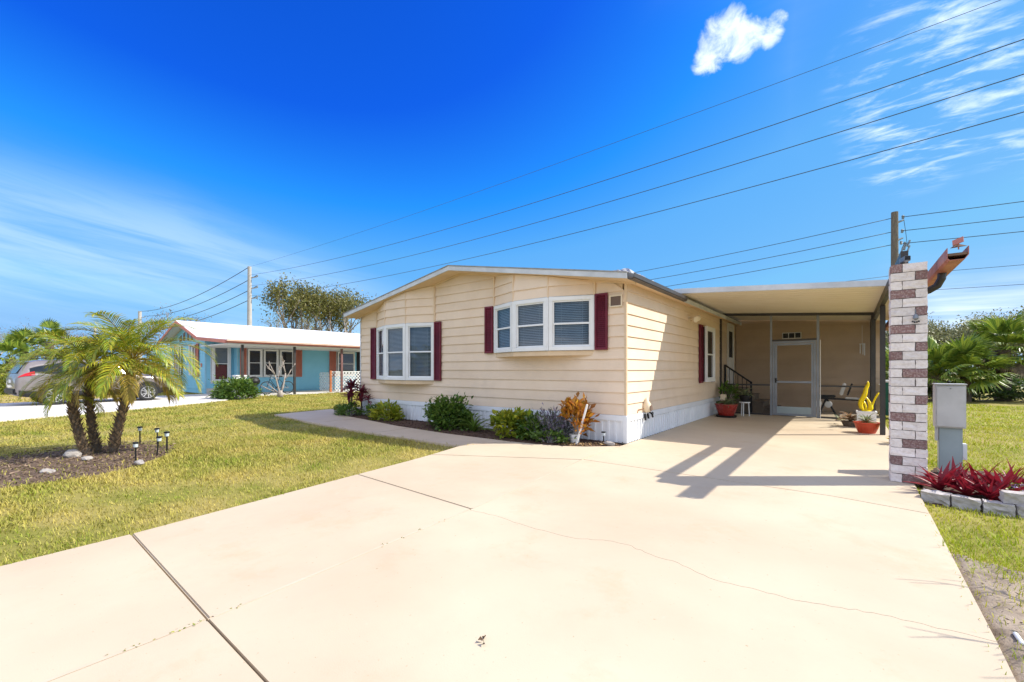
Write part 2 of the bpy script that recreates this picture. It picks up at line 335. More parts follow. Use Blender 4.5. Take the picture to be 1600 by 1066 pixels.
    def mesh(s, name, smooth=False):
        me = bpy.data.meshes.new(name); me.from_pydata(s.v, [], s.f)
        if any(s.m): me.polygons.foreach_set("material_index", s.m)
        if smooth: me.polygons.foreach_set("use_smooth", [True] * len(s.f))
        me.validate(); me.update(); return me
    def build(s, name, m, parent=None, smooth=False, local=False, bevel=0, label=None, seg=2, **k):
        me = s.mesh(name, smooth)
        for x in (m if isinstance(m, (list, tuple)) else [m]): me.materials.append(x)
        import bmesh
        bm = bmesh.new(); bm.from_mesh(me); bmesh.ops.recalc_face_normals(bm, faces=bm.faces)
        if bevel:
            es = [e for e in bm.edges if e.is_manifold and e.calc_face_angle(0) > .6]
            bmesh.ops.bevel(bm, geom=es, offset=bevel, segments=seg, affect='EDGES', clamp_overlap=True)
        bm.to_mesh(me); bm.free()
        o = obj(name, me, None, parent, local, **k)
        if label: o["label"] = label
        return o
def np_mesh(name, V, T, m, smooth=False, mi=None):
    me = bpy.data.meshes.new(name); V = np.asarray(V, np.float32).reshape(-1, 3); T = np.asarray(T, np.int32).reshape(-1, 3)
    me.vertices.add(len(V)); me.vertices.foreach_set("co", V.ravel()); me.loops.add(T.size); me.loops.foreach_set("vertex_index", T.ravel())
    me.polygons.add(len(T)); me.polygons.foreach_set("loop_start", np.arange(0, T.size, 3, dtype=np.int32)); me.polygons.foreach_set("loop_total", np.full(len(T), 3, np.int32))
    if smooth: me.polygons.foreach_set("use_smooth", np.ones(len(T), bool))
    for x in (m if isinstance(m, (list, tuple)) else [m]): me.materials.append(x)
    if mi is not None: me.polygons.foreach_set("material_index", np.asarray(mi, np.int32))
    me.update(); me.validate(); return me
def unit(a): return a / np.maximum(np.linalg.norm(a, axis=-1, keepdims=True), 1e-9)
def leaf_arrays(P, D, L, Wd, fold=.25, droop=.15):
    """folded four-triangle leaves: base, two shoulder points, keel point, tip"""
    P, D = np.asarray(P, float), unit(np.asarray(D, float)); n = len(P); L = np.broadcast_to(L, n)[:, None]; Wd = np.broadcast_to(Wd, n)[:, None]
    rv = rng.normal(size=(n, 3)); rv[:, 2] += 1.4
    S = unit(np.cross(D, rv)); U = np.cross(S, D)
    mid = P + D * L * .45; tip = P + D * L + np.array([0, 0, -1]) * L * droop
    a = mid + S * Wd / 2 + U * Wd * fold; b = mid - S * Wd / 2 + U * Wd * fold
    V = np.stack([P, a, mid, b, tip], 1).reshape(-1, 3); k = np.arange(n)[:, None] * 5
    T = np.stack([k + np.array([0, 1, 2]), k + np.array([0, 2, 3]), k + np.array([1, 4, 2]), k + np.array([2, 4, 3])], 1).reshape(-1, 3)
    return V, T
def copy_tree(o, parent=None):
    c = o.copy(); COL.objects.link(c); c.parent = parent
    for ch in list(o.children): copy_tree(ch, c)
    return c
def inpoly(P, poly):
    x, y = P[:, 0], P[:, 1]; r = np.zeros(len(P), bool); n = len(poly)
    for i in range(n):
        x0, y0 = poly[i]; x1, y1 = poly[(i + 1) % n]
        c = ((y0 > y) != (y1 > y)) & (x < (x1 - x0) * (y - y0) / ((y1 - y0) if y1 != y0 else 1e-9) + x0); r ^= c
    return r

# ================================================================= GROUND
me = MB().add([(-900, -900, -.045), (900, -900, -.045), (900, 900, -.045), (-900, 900, -.045)], [(0, 1, 2, 3)]).build("ground", SOIL)
tag(me, "broad lawn ground of green and straw coloured turf", "ground", kind="structure")

DRIVE_L = [(-1.15, -9.5), (-1.33, -7.08), (-1.38, -6.40), (-1.72, -4.20), (-1.86, -3.27), (-2.12, -1.97)]
drive = thing("driveway", "wide cream painted concrete driveway in front of the tan house", "driveway", (1.2, -4, 0), kind="structure")
base = MB().extr([(x, y, -.12) for x, y in [(-1.10, -9.45), (-1.33, -6.4), (-1.66, -4.2), (-2.05, -2.0), (-1.68, -1.12), (-.7, -.92), (.05, -.3), (.05, 9.2), (3.64, 9.2), (3.64, -9.45)]], (0, 0, .085)).build("joint_bed", JOINT, drive)
def slab(pts, m=CONC, parent=drive, top=0.0, name="slab", bev=.008):
    return MB().extr([(x, y, top - .10) for x, y in pts], (0, 0, .10)).build(name, m, parent, bevel=bev)
g = .0045
XJ = .46
slab([(-1.15, -9.5), (XJ - .003, -9.5), (XJ - .003, -6.445 - g), (-1.385, -6.40 - g)])
slab([(XJ + .003, -9.5), (3.60, -9.5), (3.61, -6.49 - g), (XJ + .003, -6.445 - g)])
slab([(-1.385, -6.40 + g), (XJ - .003, -6.445 + g), (.32 - .003, -4.30 - g), (-1.72, -4.19 - g)])
crack = [(.27, -4.33), (.62, -4.30), (1.0, -4.34), (1.45, -4.32), (1.62, -4.22), (1.8, -4.19), (2.0, -4.25), (2.2, -4.27), (2.35, -4.34), (2.5, -4.37), (2.66, -4.345), (2.83, -4.35), (3.03, -4.30), (3.2, -4.24), (3.4, -4.215), (3.66, -4.20)]
cr = [crack[0]]
for (x0, y0), (x1, y1) in zip(crack, crack[1:]):
    for k in range(1, 6): cr.append((x0 + (x1 - x0) * k / 5, y0 + (y1 - y0) * k / 5 + (random.uniform(-.012, .012) if k < 5 else 0)))
lo = [(x, y - .0022) for x, y in cr]; hi = [(x, y + .0022) for x, y in cr]
lo[0] = (.323, -4.32); hi[0] = (.323, -4.30)
slab([(XJ + .003, -6.445 + g), (3.61, -6.49 + g)] + lo[::-1], bev=0)
slab([(-1.72, -4.19 + g), (.317, -4.30 + g), (.06, -1.70 - g), (-1.95, -2.78), (-1.86, -3.27)])
slab(hi + [(3.68, -1.86 - g), (2.97, -1.72 - g), (.066, -1.68 - g)], bev=0)
slab([(-1.95, -2.77), (.055, -1.69), (.03, -.32), (-.05, -.38), (-.42, -.72), (-.74, -.90), (-1.2, -1.02), (-1.7, -1.08), (-2.14, -1.97)], m=CONC)
carslab = slab([(.066, -1.68 + g), (2.97, -1.72 + g), (3.68, -1.86 + g), (3.70, -.3), (3.78, 2), (3.80, 9.25), (.0, 9.25), (.03, -.32)])
for seal in ([(XJ - .010, -9.4), (XJ + .010, -9.4), (XJ + .010, -6.47), (XJ - .010, -6.47)], [(XJ - .008, -6.42), (XJ + .012, -6.42), (.33, -4.33), (.31, -4.33)], [(.312, -4.28), (.332, -4.28), (.07, -1.75), (.05, -1.75)]):
    MB().extr([(x, y, .0006) for x, y in seal], (0, 0, .0016)).build("joint_sealant", SEAL, drive)
# weeds and crumbs along the long joint
wp = []; wd = []
for (y, n) in ((-6.75, 6), (-6.62, 5), (-5.3, 5), (-5.15, 3), (-4.95, 4), (-6.52, 8), (-6.3, 4), (-4.7, 3)):
    xj = XJ if y < -6.45 else XJ + (y + 6.45) / 2.15 * -.14
    for k in range(n): wp.append((xj + random.gauss(0, .012), y + random.gauss(0, .03), .001)); wd.append((random.gauss(0, 1), random.gauss(0, 1), .45))
V, T = leaf_arrays(wp, wd, .016, .008); tag(obj("weeds", np_mesh("weeds", V, T, LHEDGE), None), "tiny green weeds sprouting along the faint driveway joint", "weeds", kind="stuff")

walk = thing("walkway", "narrow concrete walkway passing the garden bed of the tan house", "walkway", (-6, -1.5, 0), kind="structure")
wk = [(-2.16, -1.97), (-1.715, -1.09), (-3.4, -1.12), (-5.2, -.98), (-7.3, -.62), (-8.9, -.42), (-9.1, .4), (-9.1, 7), (-10.2, 7), (-10.4, .3), (-10.05, -1.6), (-7.6, -1.86), (-5.66, -1.99), (-3.8, -2.02)]
cuts = [(-2.15, -4.6), (-4.62, -7.2), (-7.22, -10.5)]
def ynear(x): return float(np.interp(x, [-10.05, -7.6, -5.66, -3.8, -2.16], [-1.6, -1.86, -1.99, -2.02, -1.97]))
def yfar(x): return float(np.interp(x, [-8.9, -7.3, -5.2, -3.4, -1.715], [-.42, -.62, -.98, -1.12, -1.09]))
slab([(-2.17, -1.975), (-1.725, -1.09), (-3.4, -1.12), (-4.6, yfar(-4.6)), (-4.6, ynear(-4.6)), (-3.8, -2.02)], WALKC, walk)
slab([(-4.615, ynear(-4.6)), (-4.615, yfar(-4.6)), (-5.2, -.98), (-7.2, yfar(-7.2)), (-7.2, ynear(-7.2)), (-5.66, -1.99)], WALKC, walk)
slab([(-7.215, ynear(-7.2)), (-7.215, yfar(-7.2)), (-8.9, -.42), (-9.1, .4), (-9.1, 2.2), (-10.3, 2.2), (-10.4, .3), (-10.05, -1.6), (-7.6, -1.86)], WALKC, walk)
slab([(-9.1, 2.215), (-9.1, 12), (-10.3, 12), (-10.3, 2.215)], WALKC, walk)

NDRIVE = [(-10.8, -13), (-14.1, -6.57), (-15.9, -3.07), (-19.26, 1.45), (-20.25, 2.0), (-20.3, 22), (-23.6, 22), (-23.6, 2.4), (-24.2, .9), (-23.8, -1.5), (-22.6, -6.4), (-20.0, -13)]
nd = MB().extr([(x, y, -.11) for x, y in NDRIVE], (0, 0, .115)).build("neighbour_driveway", PALEC, bevel=.01)
tag(nd, "pale concrete driveway and porch slab beside the blue house", "driveway", kind="structure")
BED = [(.02, -.30), (-.06, -.36), (-.43, -.70), (-.75, -.885), (-1.2, -1.0), (-1.7, -1.07), (-3.4, -1.10), (-5.2, -.96), (-7.3, -.60), (-8.9, -.40), (-9.05, .35), (-8.2, .3), (-8.15, .02), (.0, .02)]
def bumpy(poly, z, amp, step, name, m, label, cat, fall=.12):
    xs = [p[0] for p in poly]; ys = [p[1] for p in poly]
    gx = np.arange(min(xs), max(xs) + step, step); gy = np.arange(min(ys), max(ys) + step, step)
    X, Y = np.meshgrid(gx, gy, indexing='ij'); P = np.stack([X.ravel(), Y.ravel()], 1); ins = inpoly(P, poly)
    d = np.full(len(P), 9.)
    for i in range(len(poly)):
        a = np.array(poly[i]); b = np.array(poly[(i + 1) % len(poly)]); ab = b - a; t = np.clip(((P - a) @ ab) / max(ab @ ab, 1e-9), 0, 1)
        d = np.minimum(d, np.linalg.norm(P - (a + t[:, None] * ab), axis=1))
    h = np.where(ins, np.clip(d / fall, 0, 1), 0.)
    Z = z + h * (.02 + amp * rng.random(len(P))) - (1 - np.clip(h * 4, 0, 1)) * .03
    nx, ny = X.shape; idx = np.arange(nx * ny).reshape(nx, ny)
    a, b, c, e = idx[:-1, :-1].ravel(), idx[1:, :-1].ravel(), idx[1:, 1:].ravel(), idx[:-1, 1:].ravel()
    keep = ins[a] | ins[b] | ins[c] | ins[e]
    T = np.concatenate([np.stack([a, b, c], 1)[keep], np.stack([a, c, e], 1)[keep]])
    o = obj(name, np_mesh(name, np.column_stack([P, Z]), T, m, True), None); return tag(o, label, cat, kind="structure")
bumpy(BED, -.035, .03, .05, "garden_bed", MULCH, "dark mulched garden bed along the white skirting", "garden bed")
PBED = [(-4.30, -7.7), (-4.42, -6.66), (-4.36, -6.18), (-4.65, -5.72), (-5.35, -5.16), (-6.3, -4.90), (-7.12, -5.15), (-7.35, -6.0), (-7.1, -6.9), (-6.2, -7.8)]
bumpy(PBED, -.04, .03, .06, "palm_bed", MULCHP, "brown mulch patch under the clump of small date palms", "mulch bed", fall=.5)
SANDP = [(3.66, -2.75), (4.0, -2.95), (4.4, -2.9), (5.0, -3.3), (6.5, -3.6), (6.5, -8), (3.63, -9)]
bumpy(SANDP, -.046, .022, .04, "sandy_strip", SAND, "bare sandy soil strip beside the driveway edge", "soil", fall=.06)
MBED = [(3.74, -1.3), (3.72, -.2), (4.0, .95), (4.6, 1.0), (5.6, .2), (5.6, -1.1), (4.4, -1.2)]
bumpy(MBED, -.045, .03, .05, "shrub_bed", MULCH, "small soil bed behind the edging blocks", "garden bed")
def chips(name, poly, n, L, m, label, z=0.0):
    xs = [p[0] for p in poly]; ys = [p[1] for p in poly]
    P = np.column_stack([rng.uniform(min(xs), max(xs), n * 3), rng.uniform(min(ys), max(ys), n * 3)]); P = P[inpoly(P, poly)][:n]
    D = rng.normal(size=(len(P), 3)); D[:, 2] *= .25
    V, T = leaf_arrays(np.column_stack([P, np.full(len(P), z) + rng.uniform(0, .02, len(P))]), D, rng.uniform(.4, 1.2, len(P)) * L, rng.uniform(.3, .6, len(P)) * L * .6, .1, 0)
    tag(obj(name, np_mesh(name, V, T, m), None), label, "mulch", kind="stuff")
chips("mulch_chips", BED, 5000, .05, MULCH, "shredded dark mulch chips in the house garden bed", -.005)
chips("bark_chips", PBED, 3600, .06, MULCHP, "brown bark chips scattered under the small palms", -.006)
chips("soil_crumbs", SANDP, 3600, .025, MULCHP, "dead leaf bits scattered on the sandy strip", -.014)
LEAFLIT = mat("dry_leaf_litter", (.42, .24, .07), (.30, .15, .05), ns=20, rough=.8, isl=((.55, .40, .2),))
chips("leaf_litter", [(.0, -.30), (-.06, -.34), (-.43, -.68), (-.85, -.88), (-.9, -.55), (-.3, -.2)], 260, .055, LEAFLIT, "dry tan leaf litter at the corner of the garden bed", .0)

road = MB().add([(-20, 36, -.035), (90, 70, -.035), (84, 88, -.035), (-26, 54, -.035)], [(0, 1, 2, 3)]).build("road", ROAD); tag(road, "sunlit pale road beyond the palmettos", "road", kind="structure")

# ----- grass
HOUSE_FP = [(-8.15, .02), (.02, .02), (.02, 16), (-8.15, 16)]
BLUE_FP = [(-31, .9), (-23.6, .9), (-23.6, 22), (-31, 22)]
DRIVE_P = [(-1.15, -9.5), (-1.385, -6.4), (-1.72, -4.2), (-1.86, -3.27), (-2.14, -1.97), (-1.7, -1.0), (0, -.2), (0, 9.3), (3.81, 9.3), (3.78, 2), (3.70, -.3), (3.68, -1.86), (3.61, -6.4), (3.6, -9.5)]
def grass(name, n, m, label, xr, r0, r1, hmul, wmul):
    az = rng.uniform(R_(-66), R_(66), n); q = .68; u = rng.random(n); r = (r0 ** q + u * (r1 ** q - r0 ** q)) ** (1 / q)
    a = R_(37.9); fx, fy = -math.sin(a), math.cos(a); rx, ry = math.cos(a), math.sin(a)
    X = 3.1 + r * (np.cos(az) * fx + np.sin(az) * rx); Y = -7.25 + r * (np.cos(az) * fy + np.sin(az) * ry)
    P = np.column_stack([X, Y]); ok = (X > xr[0]) & (X < xr[1])
    PJ = P + rng.normal(size=P.shape) * .018
    for poly in (HOUSE_FP, BLUE_FP, BED): ok &= ~inpoly(P, poly)
    for poly in (DRIVE_P, wk, NDRIVE): ok &= ~inpoly(PJ, poly)
    for poly, keep in ((PBED, .13), (SANDP, .24), (MBED, .06)):
        if poly is SANDP:      # thins out raggedly away from the lawn
            keep = np.clip(.95 - (-2.75 - .28 * (X - 3.66) - Y + .25 * np.sin(X * 9) + .2 * np.sin(Y * 13 + X * 5)) * .85, .20, .95)
        inp = inpoly(P, poly); ok &= ~(inp & (rng.random(n) > keep))
    def vn(s, seed):
        k = np.random.default_rng(seed).uniform(0, 6.28, 12); f = np.random.default_rng(seed + 1).normal(size=(12, 2)) * s
        return sum(np.sin(P @ f[i] + k[i]) for i in range(12)) / 12
    patch = vn(1.6, 3) * 1.2 + vn(5, 9)
    ok &= rng.random(n) < np.clip(.86 + patch * .7, .5, 1)
    P = P[ok]; r = r[ok]; k = len(P); patch = patch[ok]
    h = rng.uniform(.018, .045, k) * hmul * np.clip(1 + patch * .5, .6, 1.5) * np.clip(.8 + r / 40, .8, 1.6); w = np.maximum(.0030, r * .00098) * rng.uniform(.7, 1.5, k) * wmul
    t = rng.uniform(0, 6.283, k); lean = rng.uniform(.3, 1.6, k) * h; sd = np.column_stack([-np.sin(t), np.cos(t), np.zeros(k)]); ld = np.column_stack([np.cos(t), np.sin(t), np.zeros(k)])
    on = inpoly(P, DRIVE_P) | inpoly(P, wk) | inpoly(P, NDRIVE); soil_ = inpoly(P, SANDP) | inpoly(P, PBED); B = np.column_stack([P, np.where(on, -.012, np.where(soil_, -.022, -.045))]); Mx = B + ld * (lean * .35)[:, None]; Mx[:, 2] += h * .65; Tp = B + ld * lean[:, None]; Tp[:, 2] += h
    V = np.stack([B - sd * w[:, None] / 2, B + sd * w[:, None] / 2, Mx + sd * w[:, None] * .4, Mx - sd * w[:, None] * .4, Tp], 1).reshape(-1, 3)
    V[:, 2] += .0
    nr_ = r < 9; i = (np.arange(k)[nr_])[:, None] * 5; T = np.concatenate([np.stack([i + np.array([0, 1, 2]), i + np.array([0, 2, 3]), i + np.array([3, 2, 4])], 1).reshape(-1, 3), (np.arange(k)[~nr_])[:, None] * 5 + np.array([0, 1, 4])])
    tag(obj(name, np_mesh(name, V, T, m), None), label, "grass", kind="stuff")
grass("grass", 800000, LGRASS, "short green and straw lawn grass round the driveway and small palms", (-60, 3.0), 1.6, 34, 1.15, 1.0)
grass("grass", 430000, LGRASSR, "lush yellow green lawn grass behind the utility cabinet", (3.0, 40), 1.2, 24, 1.15, 1.0)

# ================================================================= TAN HOUSE
XL, XR_, RIDGE = -8.12, 0.0, -4.05
def rooftop(x): return 3.67 - .173 * abs(x - RIDGE)
def soff(x): return rooftop(x) - .125
home = thing("mobile_home", "tan lap sided single storey mobile home with maroon shutters and white skirting", "house", (-4.05, 6, 0))
SK = .487
def plank(org, e, n, z0, z1, a0, b0, a1, b1, parent, m=SIDING, out0=.026, out1=.004):
    z0 = z0 + .005; z1 = z1 + (.006 if z1 - z0 > .18 else 0)
    org, e, n = Vector(org), Vector(e), Vector(n); up = Vector((0, 0, 1)); P = lambda s, z, o: org + e * s + up * z + n * o
    mb = MB(); mb.add([P(a0, z0, 0), P(b0, z0, 0), P(b1, z1, 0), P(a1, z1, 0), P(a0, z0, out0), P(b0, z0, out0), P(b1, z1, out1), P(a1, z1, out1)],
                      [(0, 1, 2, 3), (7, 6, 5, 4), (0, 4, 5, 1), (1, 5, 6, 2), (2, 6, 7, 3), (3, 7, 4, 0)])
    return mb.build("plank", m, parent)
fw = MB().extr([(XL, .06, .1), (XR_ - .06, .06, .1), (XR_ - .06, .06, soff(0)), (RIDGE, .06, soff(RIDGE)), (XL, .06, soff(XL))], (0, -.058, 0)).build("front_wall", SIDTRIM, home)
PH = .2005
k = 0; z = SK
while z < soff(RIDGE) - .03:
    z1 = min(z + PH, soff(RIDGE) - .002)
    def lim(zz):
        if zz <= soff(XR_): return XL + .012, XR_ - .014
        dx = (soff(RIDGE) - zz) / .173; return max(XL + .012, RIDGE - dx), min(XR_ - .014, RIDGE + dx)
    a0, b0 = lim(z); a1, b1 = lim(z1)
    segs = [(a0, b0, a1, b1)]
    for (q0, q1, zb) in ((-7.30, -4.96, .935), (-3.0, -.61, 1.565)):
        if z >= zb - .01:
            new = []
            for (e0, f0, e1, f1) in segs:
                if f0 > q0 and e0 < q1:
                    if q0 > e0: new.append((e0, q0, min(e1, q0), q0))
                    if f0 > q1: new.append((q1, f0, q1, max(f1, q1)))
                else: new.append((e0, f0, e1, f1))
            segs = new
    for (e0, f0, e1, f1) in segs:
        if f0 - e0 > .05: plank((0, 0, 0), (1, 0, 0), (0, -1, 0), z, z1, e0, f0, e1, f1, fw)
    z += PH
sw = MB().box(-.06, 0, .06, 9.3, .1, soff(0) + .05).build("side_wall", SIDTRIM, home)
for k in range(12):
    z0 = SK + k * PH; z1 = min(z0 + PH, soff(0) + .04)
    if z1 - z0 < .03: break
    plank((0, 0, 0), (0, 1, 0), (1, 0, 0), z0, z1, .014, 9.29, .014, 9.29, sw)
MB().box(XL, -.07, 9.31, 16, .1, 2.85).box(XL, XL + .06, .06, 9.3, .1, soff(XL)).build("rear_walls", SIDING, home)
MB().box(-.016, .026, -.026, .016, SK, soff(0) - .0).build("corner_trim", SIDTRIM, home)
MB().box(XL - .016, XL + .02, -.03, .02, SK, soff(XL)).build("corner_trim", FASCIA, home)
# skirting
def skirt(org, e, n, s0, s1):
    org, e, n = Vector(org), Vector(e), Vector(n); s = s0
    while s < s1 - .02:
        t = min(s + .81, s1); mb = MB(); pts = []; q = s; dep = [.012, .012, .026, .026]; i = 0
        st = [(.0, .010), (.07, .010), (.078, .026), (.115, .026), (.123, .010)]
        prof = []
        while q < t - .005:
            for ds, o in st:
                if q + ds <= t: prof.append((q + ds, o))
            q += .135
        prof.append((t - .002, .010)); P = lambda ss, o, z: org + e * ss + n * o + Vector((0, 0, z))
        v = [P(a, o, .0) for a, o in prof] + [P(a, o, SK - .10) for a, o in prof]; kx = len(prof)
        mb.add(v, [(j, j + 1, kx + j + 1, kx + j) for j in range(kx - 1)]); mb.build("skirting_panel", SKIRT, home); s = t
    c = org + e * (s0 + s1) / 2 + Vector((0, 0, SK - .052)); MB().obox(c + n * .018, e * (s1 - s0) / 2, n * .018, Vector((0, 0, .050))).build("skirting_trim", SKIRT, home, bevel=.006)
    MB().obox(c + n * .026, e * (s1 - s0) / 2, n * .007, Vector((0, 0, .0525))).build("skirting_rail", SKIRT, home)
skirt((0, 0, 0), (1, 0, 0), (0, -1, 0), XL, -.03)
skirt((0, 0, 0), (0, 1, 0), (1, 0, 0), .03, 7.5)
MB().box(-.045, .04, -.04, .045, 0, SK + .003).build("corner_post", SKIRT, home, bevel=.01)
MB().box(XL + .0, XR_ - .0, .03, .06, -.03, SK).box(-.06, -.03, .06, 9.3, -.03, SK).build("skirting_back", MORTAR, home)
# roof
def roof_slab(xe, sgn):
    xs = [RIDGE, xe]; zt = [rooftop(x) for x in xs]
    mb = MB().extr([(xs[0], -.43, zt[0]), (xs[1], -.43, zt[1]), (xs[1], -.43, zt[1] - .02), (xs[0], -.43, zt[0] - .02)], (0, 16.6, 0))
    return mb.build("roof_plane", SHINGLE, home)
roof_r = roof_slab(.20, 1); roof_l = roof_slab(-8.36, -1)
for xe, nm in ((.195, roof_r), (-8.355, roof_l)):
    z0, z1 = rooftop(RIDGE), rooftop(xe)
    MB().extr([(RIDGE, -.42, z0 - .022), (xe, -.42, z1 - .022), (xe, -.42, z1 - .118), (RIDGE, -.42, z0 - .118)], (0, .025, 0)).build("fascia", FASCIA, nm)
    MB().extr([(RIDGE, -.393, z0 - .10), (xe, -.393, z1 - .10), (xe, -.393, z1 - .122), (RIDGE, -.393, z0 - .122)], (0, 15, 0)).build("soffit", SOFFIT, nm)
    MB().extr([(RIDGE, -.022, z0 - .1225), (xe * .999, -.022, z1 - .1225), (xe * .999, -.022, z1 - .155), (RIDGE, -.022, z0 - .155)], (0, -.022, 0)).build("frieze_trim", SIDTRIM, nm)
    MB().box(xe - .015, xe + .006, -.39, 15, z1 - .118, z1 - .024).build("eave_fascia", FASCIA, nm)
# gutter on the driveway side, open dark trough, and the rumpled silver coating along the eave
z1 = rooftop(.2)
gp = [(.205, z1 - .01), (.205, z1 - .12), (.225, z1 - .135), (.29, z1 - .135), (.315, z1 - .10), (.315, z1 - .03), (.308, z1 - .03), (.308, z1 - .095), (.285, z1 - .128), (.228, z1 - .128), (.212, z1 - .115), (.212, z1 - .01)]
MB().extr([(x, -.40, z) for x, z in gp], (0, 3.0, 0)).build("gutter", BRONZE, home)
MB().box(.215, .30, -.38, 2.58, z1 - .126, z1 - .10).build("gutter_debris", MULCHP, home)
nx, ny = 9, 60; V = []; 
for j in range(ny):
    for i in range(nx):
        y = -.28 + 4.2 * j / (ny - 1); x = .20 - .55 * i / (nx - 1)
        env = (.14 if j < 14 else .09 * (1 - j / ny) + .07) * math.sin(math.pi * min(1, (i + .2) / (nx - 1))) * min(1, j / 4)
        V.append((x, y + random.uniform(-.02, .02), rooftop(x) + .004 + max(0, env * (.7 + random.uniform(-.35, .35)))))
F_ = [(j * nx + i, j * nx + i + 1, (j + 1) * nx + i + 1, (j + 1) * nx + i) for j in range(ny - 1) for i in range(nx - 1)]
MB().add(V, F_).build("roof_flashing", SILVER, home, label="rumpled silver roof coating bulging above the gutter")

# windows ---------------------------------------------------------
def frame_rect(mb, P, s0, s1, z0, z1, w, o0, o1, m=0):
    def bx(a, b, c, d):
        v = [P(a, c, o0), P(b, c, o0), P(b, d, o0), P(a, d, o0), P(a, c, o1), P(b, c, o1), P(b, d, o1), P(a, d, o1)]
        mb.add(v, [(0, 1, 2, 3), (7, 6, 5, 4), (0, 4, 5, 1), (1, 5, 6, 2), (2, 6, 7, 3), (3, 7, 4, 0)], m)
    bx(s0, s1, z1 - w, z1); bx(s0, s1, z0, z0 + w); bx(s0, s0 + w, z0 + w, z1 - w); bx(s1 - w, s1, z0 + w, z1 - w); return bx
def window(parent, org, e, n, s0, s1, z0, z1, fwid=.07, blinds=False, wm=WHITE, split=True, slope=0):
    org, e, n = Vector(org), Vector(e).normalized(), Vector(n).normalized()
    P = lambda s, z, o: org + e * s + n * o + Vector((0, 0, z))
    mb = MB(); frame_rect(mb, P, s0, s1, z0, z1, fwid, -.02, .035); mb.build("window_frame", wm, parent, bevel=.004)
    a, b, c, d = s0 + fwid, s1 - fwid, z0 + fwid, z1 - fwid; zm = (c + d) / 2; mb = MB()
    frame_rect(mb, P, a, b, zm - .018, d, .026, -.015, .012); bx = frame_rect(mb, P, a, b, c, zm + .018, .03, -.018, .002)
    mb.build("sash", wm, parent)
    for (q0, q1, o) in ((zm + .005, d - .02, -.004), (c + .025, zm - .012, -.012)):
        MB().add([P(a + .02, q0, o), P(b - .02, q0, o), P(b - .02, q1, o), P(a + .02, q1, o)], [(0, 1, 2, 3)]).build("pane", GLASS, parent)
    if blinds:
        mb = MB(); z = c + .02
        while z < d - .01:
            v = [P(a, z, -.040), P(b, z, -.040), P(b, z + .024, -.054), P(a, z + .024, -.054)]; mb.add(v, [(0, 1, 2, 3)]); z += .033
        for t in (.22, .78):
            s = a + (b - a) * t; mb.add([P(s - .004, c, -.038), P(s + .004, c, -.038), P(s + .004, d, -.038), P(s - .004, d, -.038)], [(0, 1, 2, 3)])
        mb.build("blind", BLIND, parent)
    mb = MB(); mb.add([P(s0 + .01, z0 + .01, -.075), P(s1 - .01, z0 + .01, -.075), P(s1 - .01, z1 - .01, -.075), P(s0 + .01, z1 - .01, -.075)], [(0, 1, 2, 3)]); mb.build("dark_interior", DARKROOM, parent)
def shutter(parent, org, e, n, s0, s1, z0, z1, m=MAROON):
    org, e, n = Vector(org), Vector(e), Vector(n); P = lambda s, z, o: org + e * s + n * o + Vector((0, 0, z)); mb = MB(); w = .035
    frame_rect(mb, P, s0, s1, z0, z1, w, .03, .066); zm = (z0 + z1) / 2
    z = z0 + w
    while z < z1 - w - .01:
        mb.add([P(s0 + w, z, .060), P(s1 - w, z, .060), P(s1 - w, z + .034, .040), P(s0 + w, z + .034, .040)], [(0, 1, 2, 3)]); z += .036
    mb.add([P(s0 + w, z0 + w, .036), P(s1 - w, z0 + w, .036), P(s1 - w, z1 - w, .036), P(s0 + w, z1 - w, .036)], [(0, 1, 2, 3)])
    mb.build("shutter", m, parent)
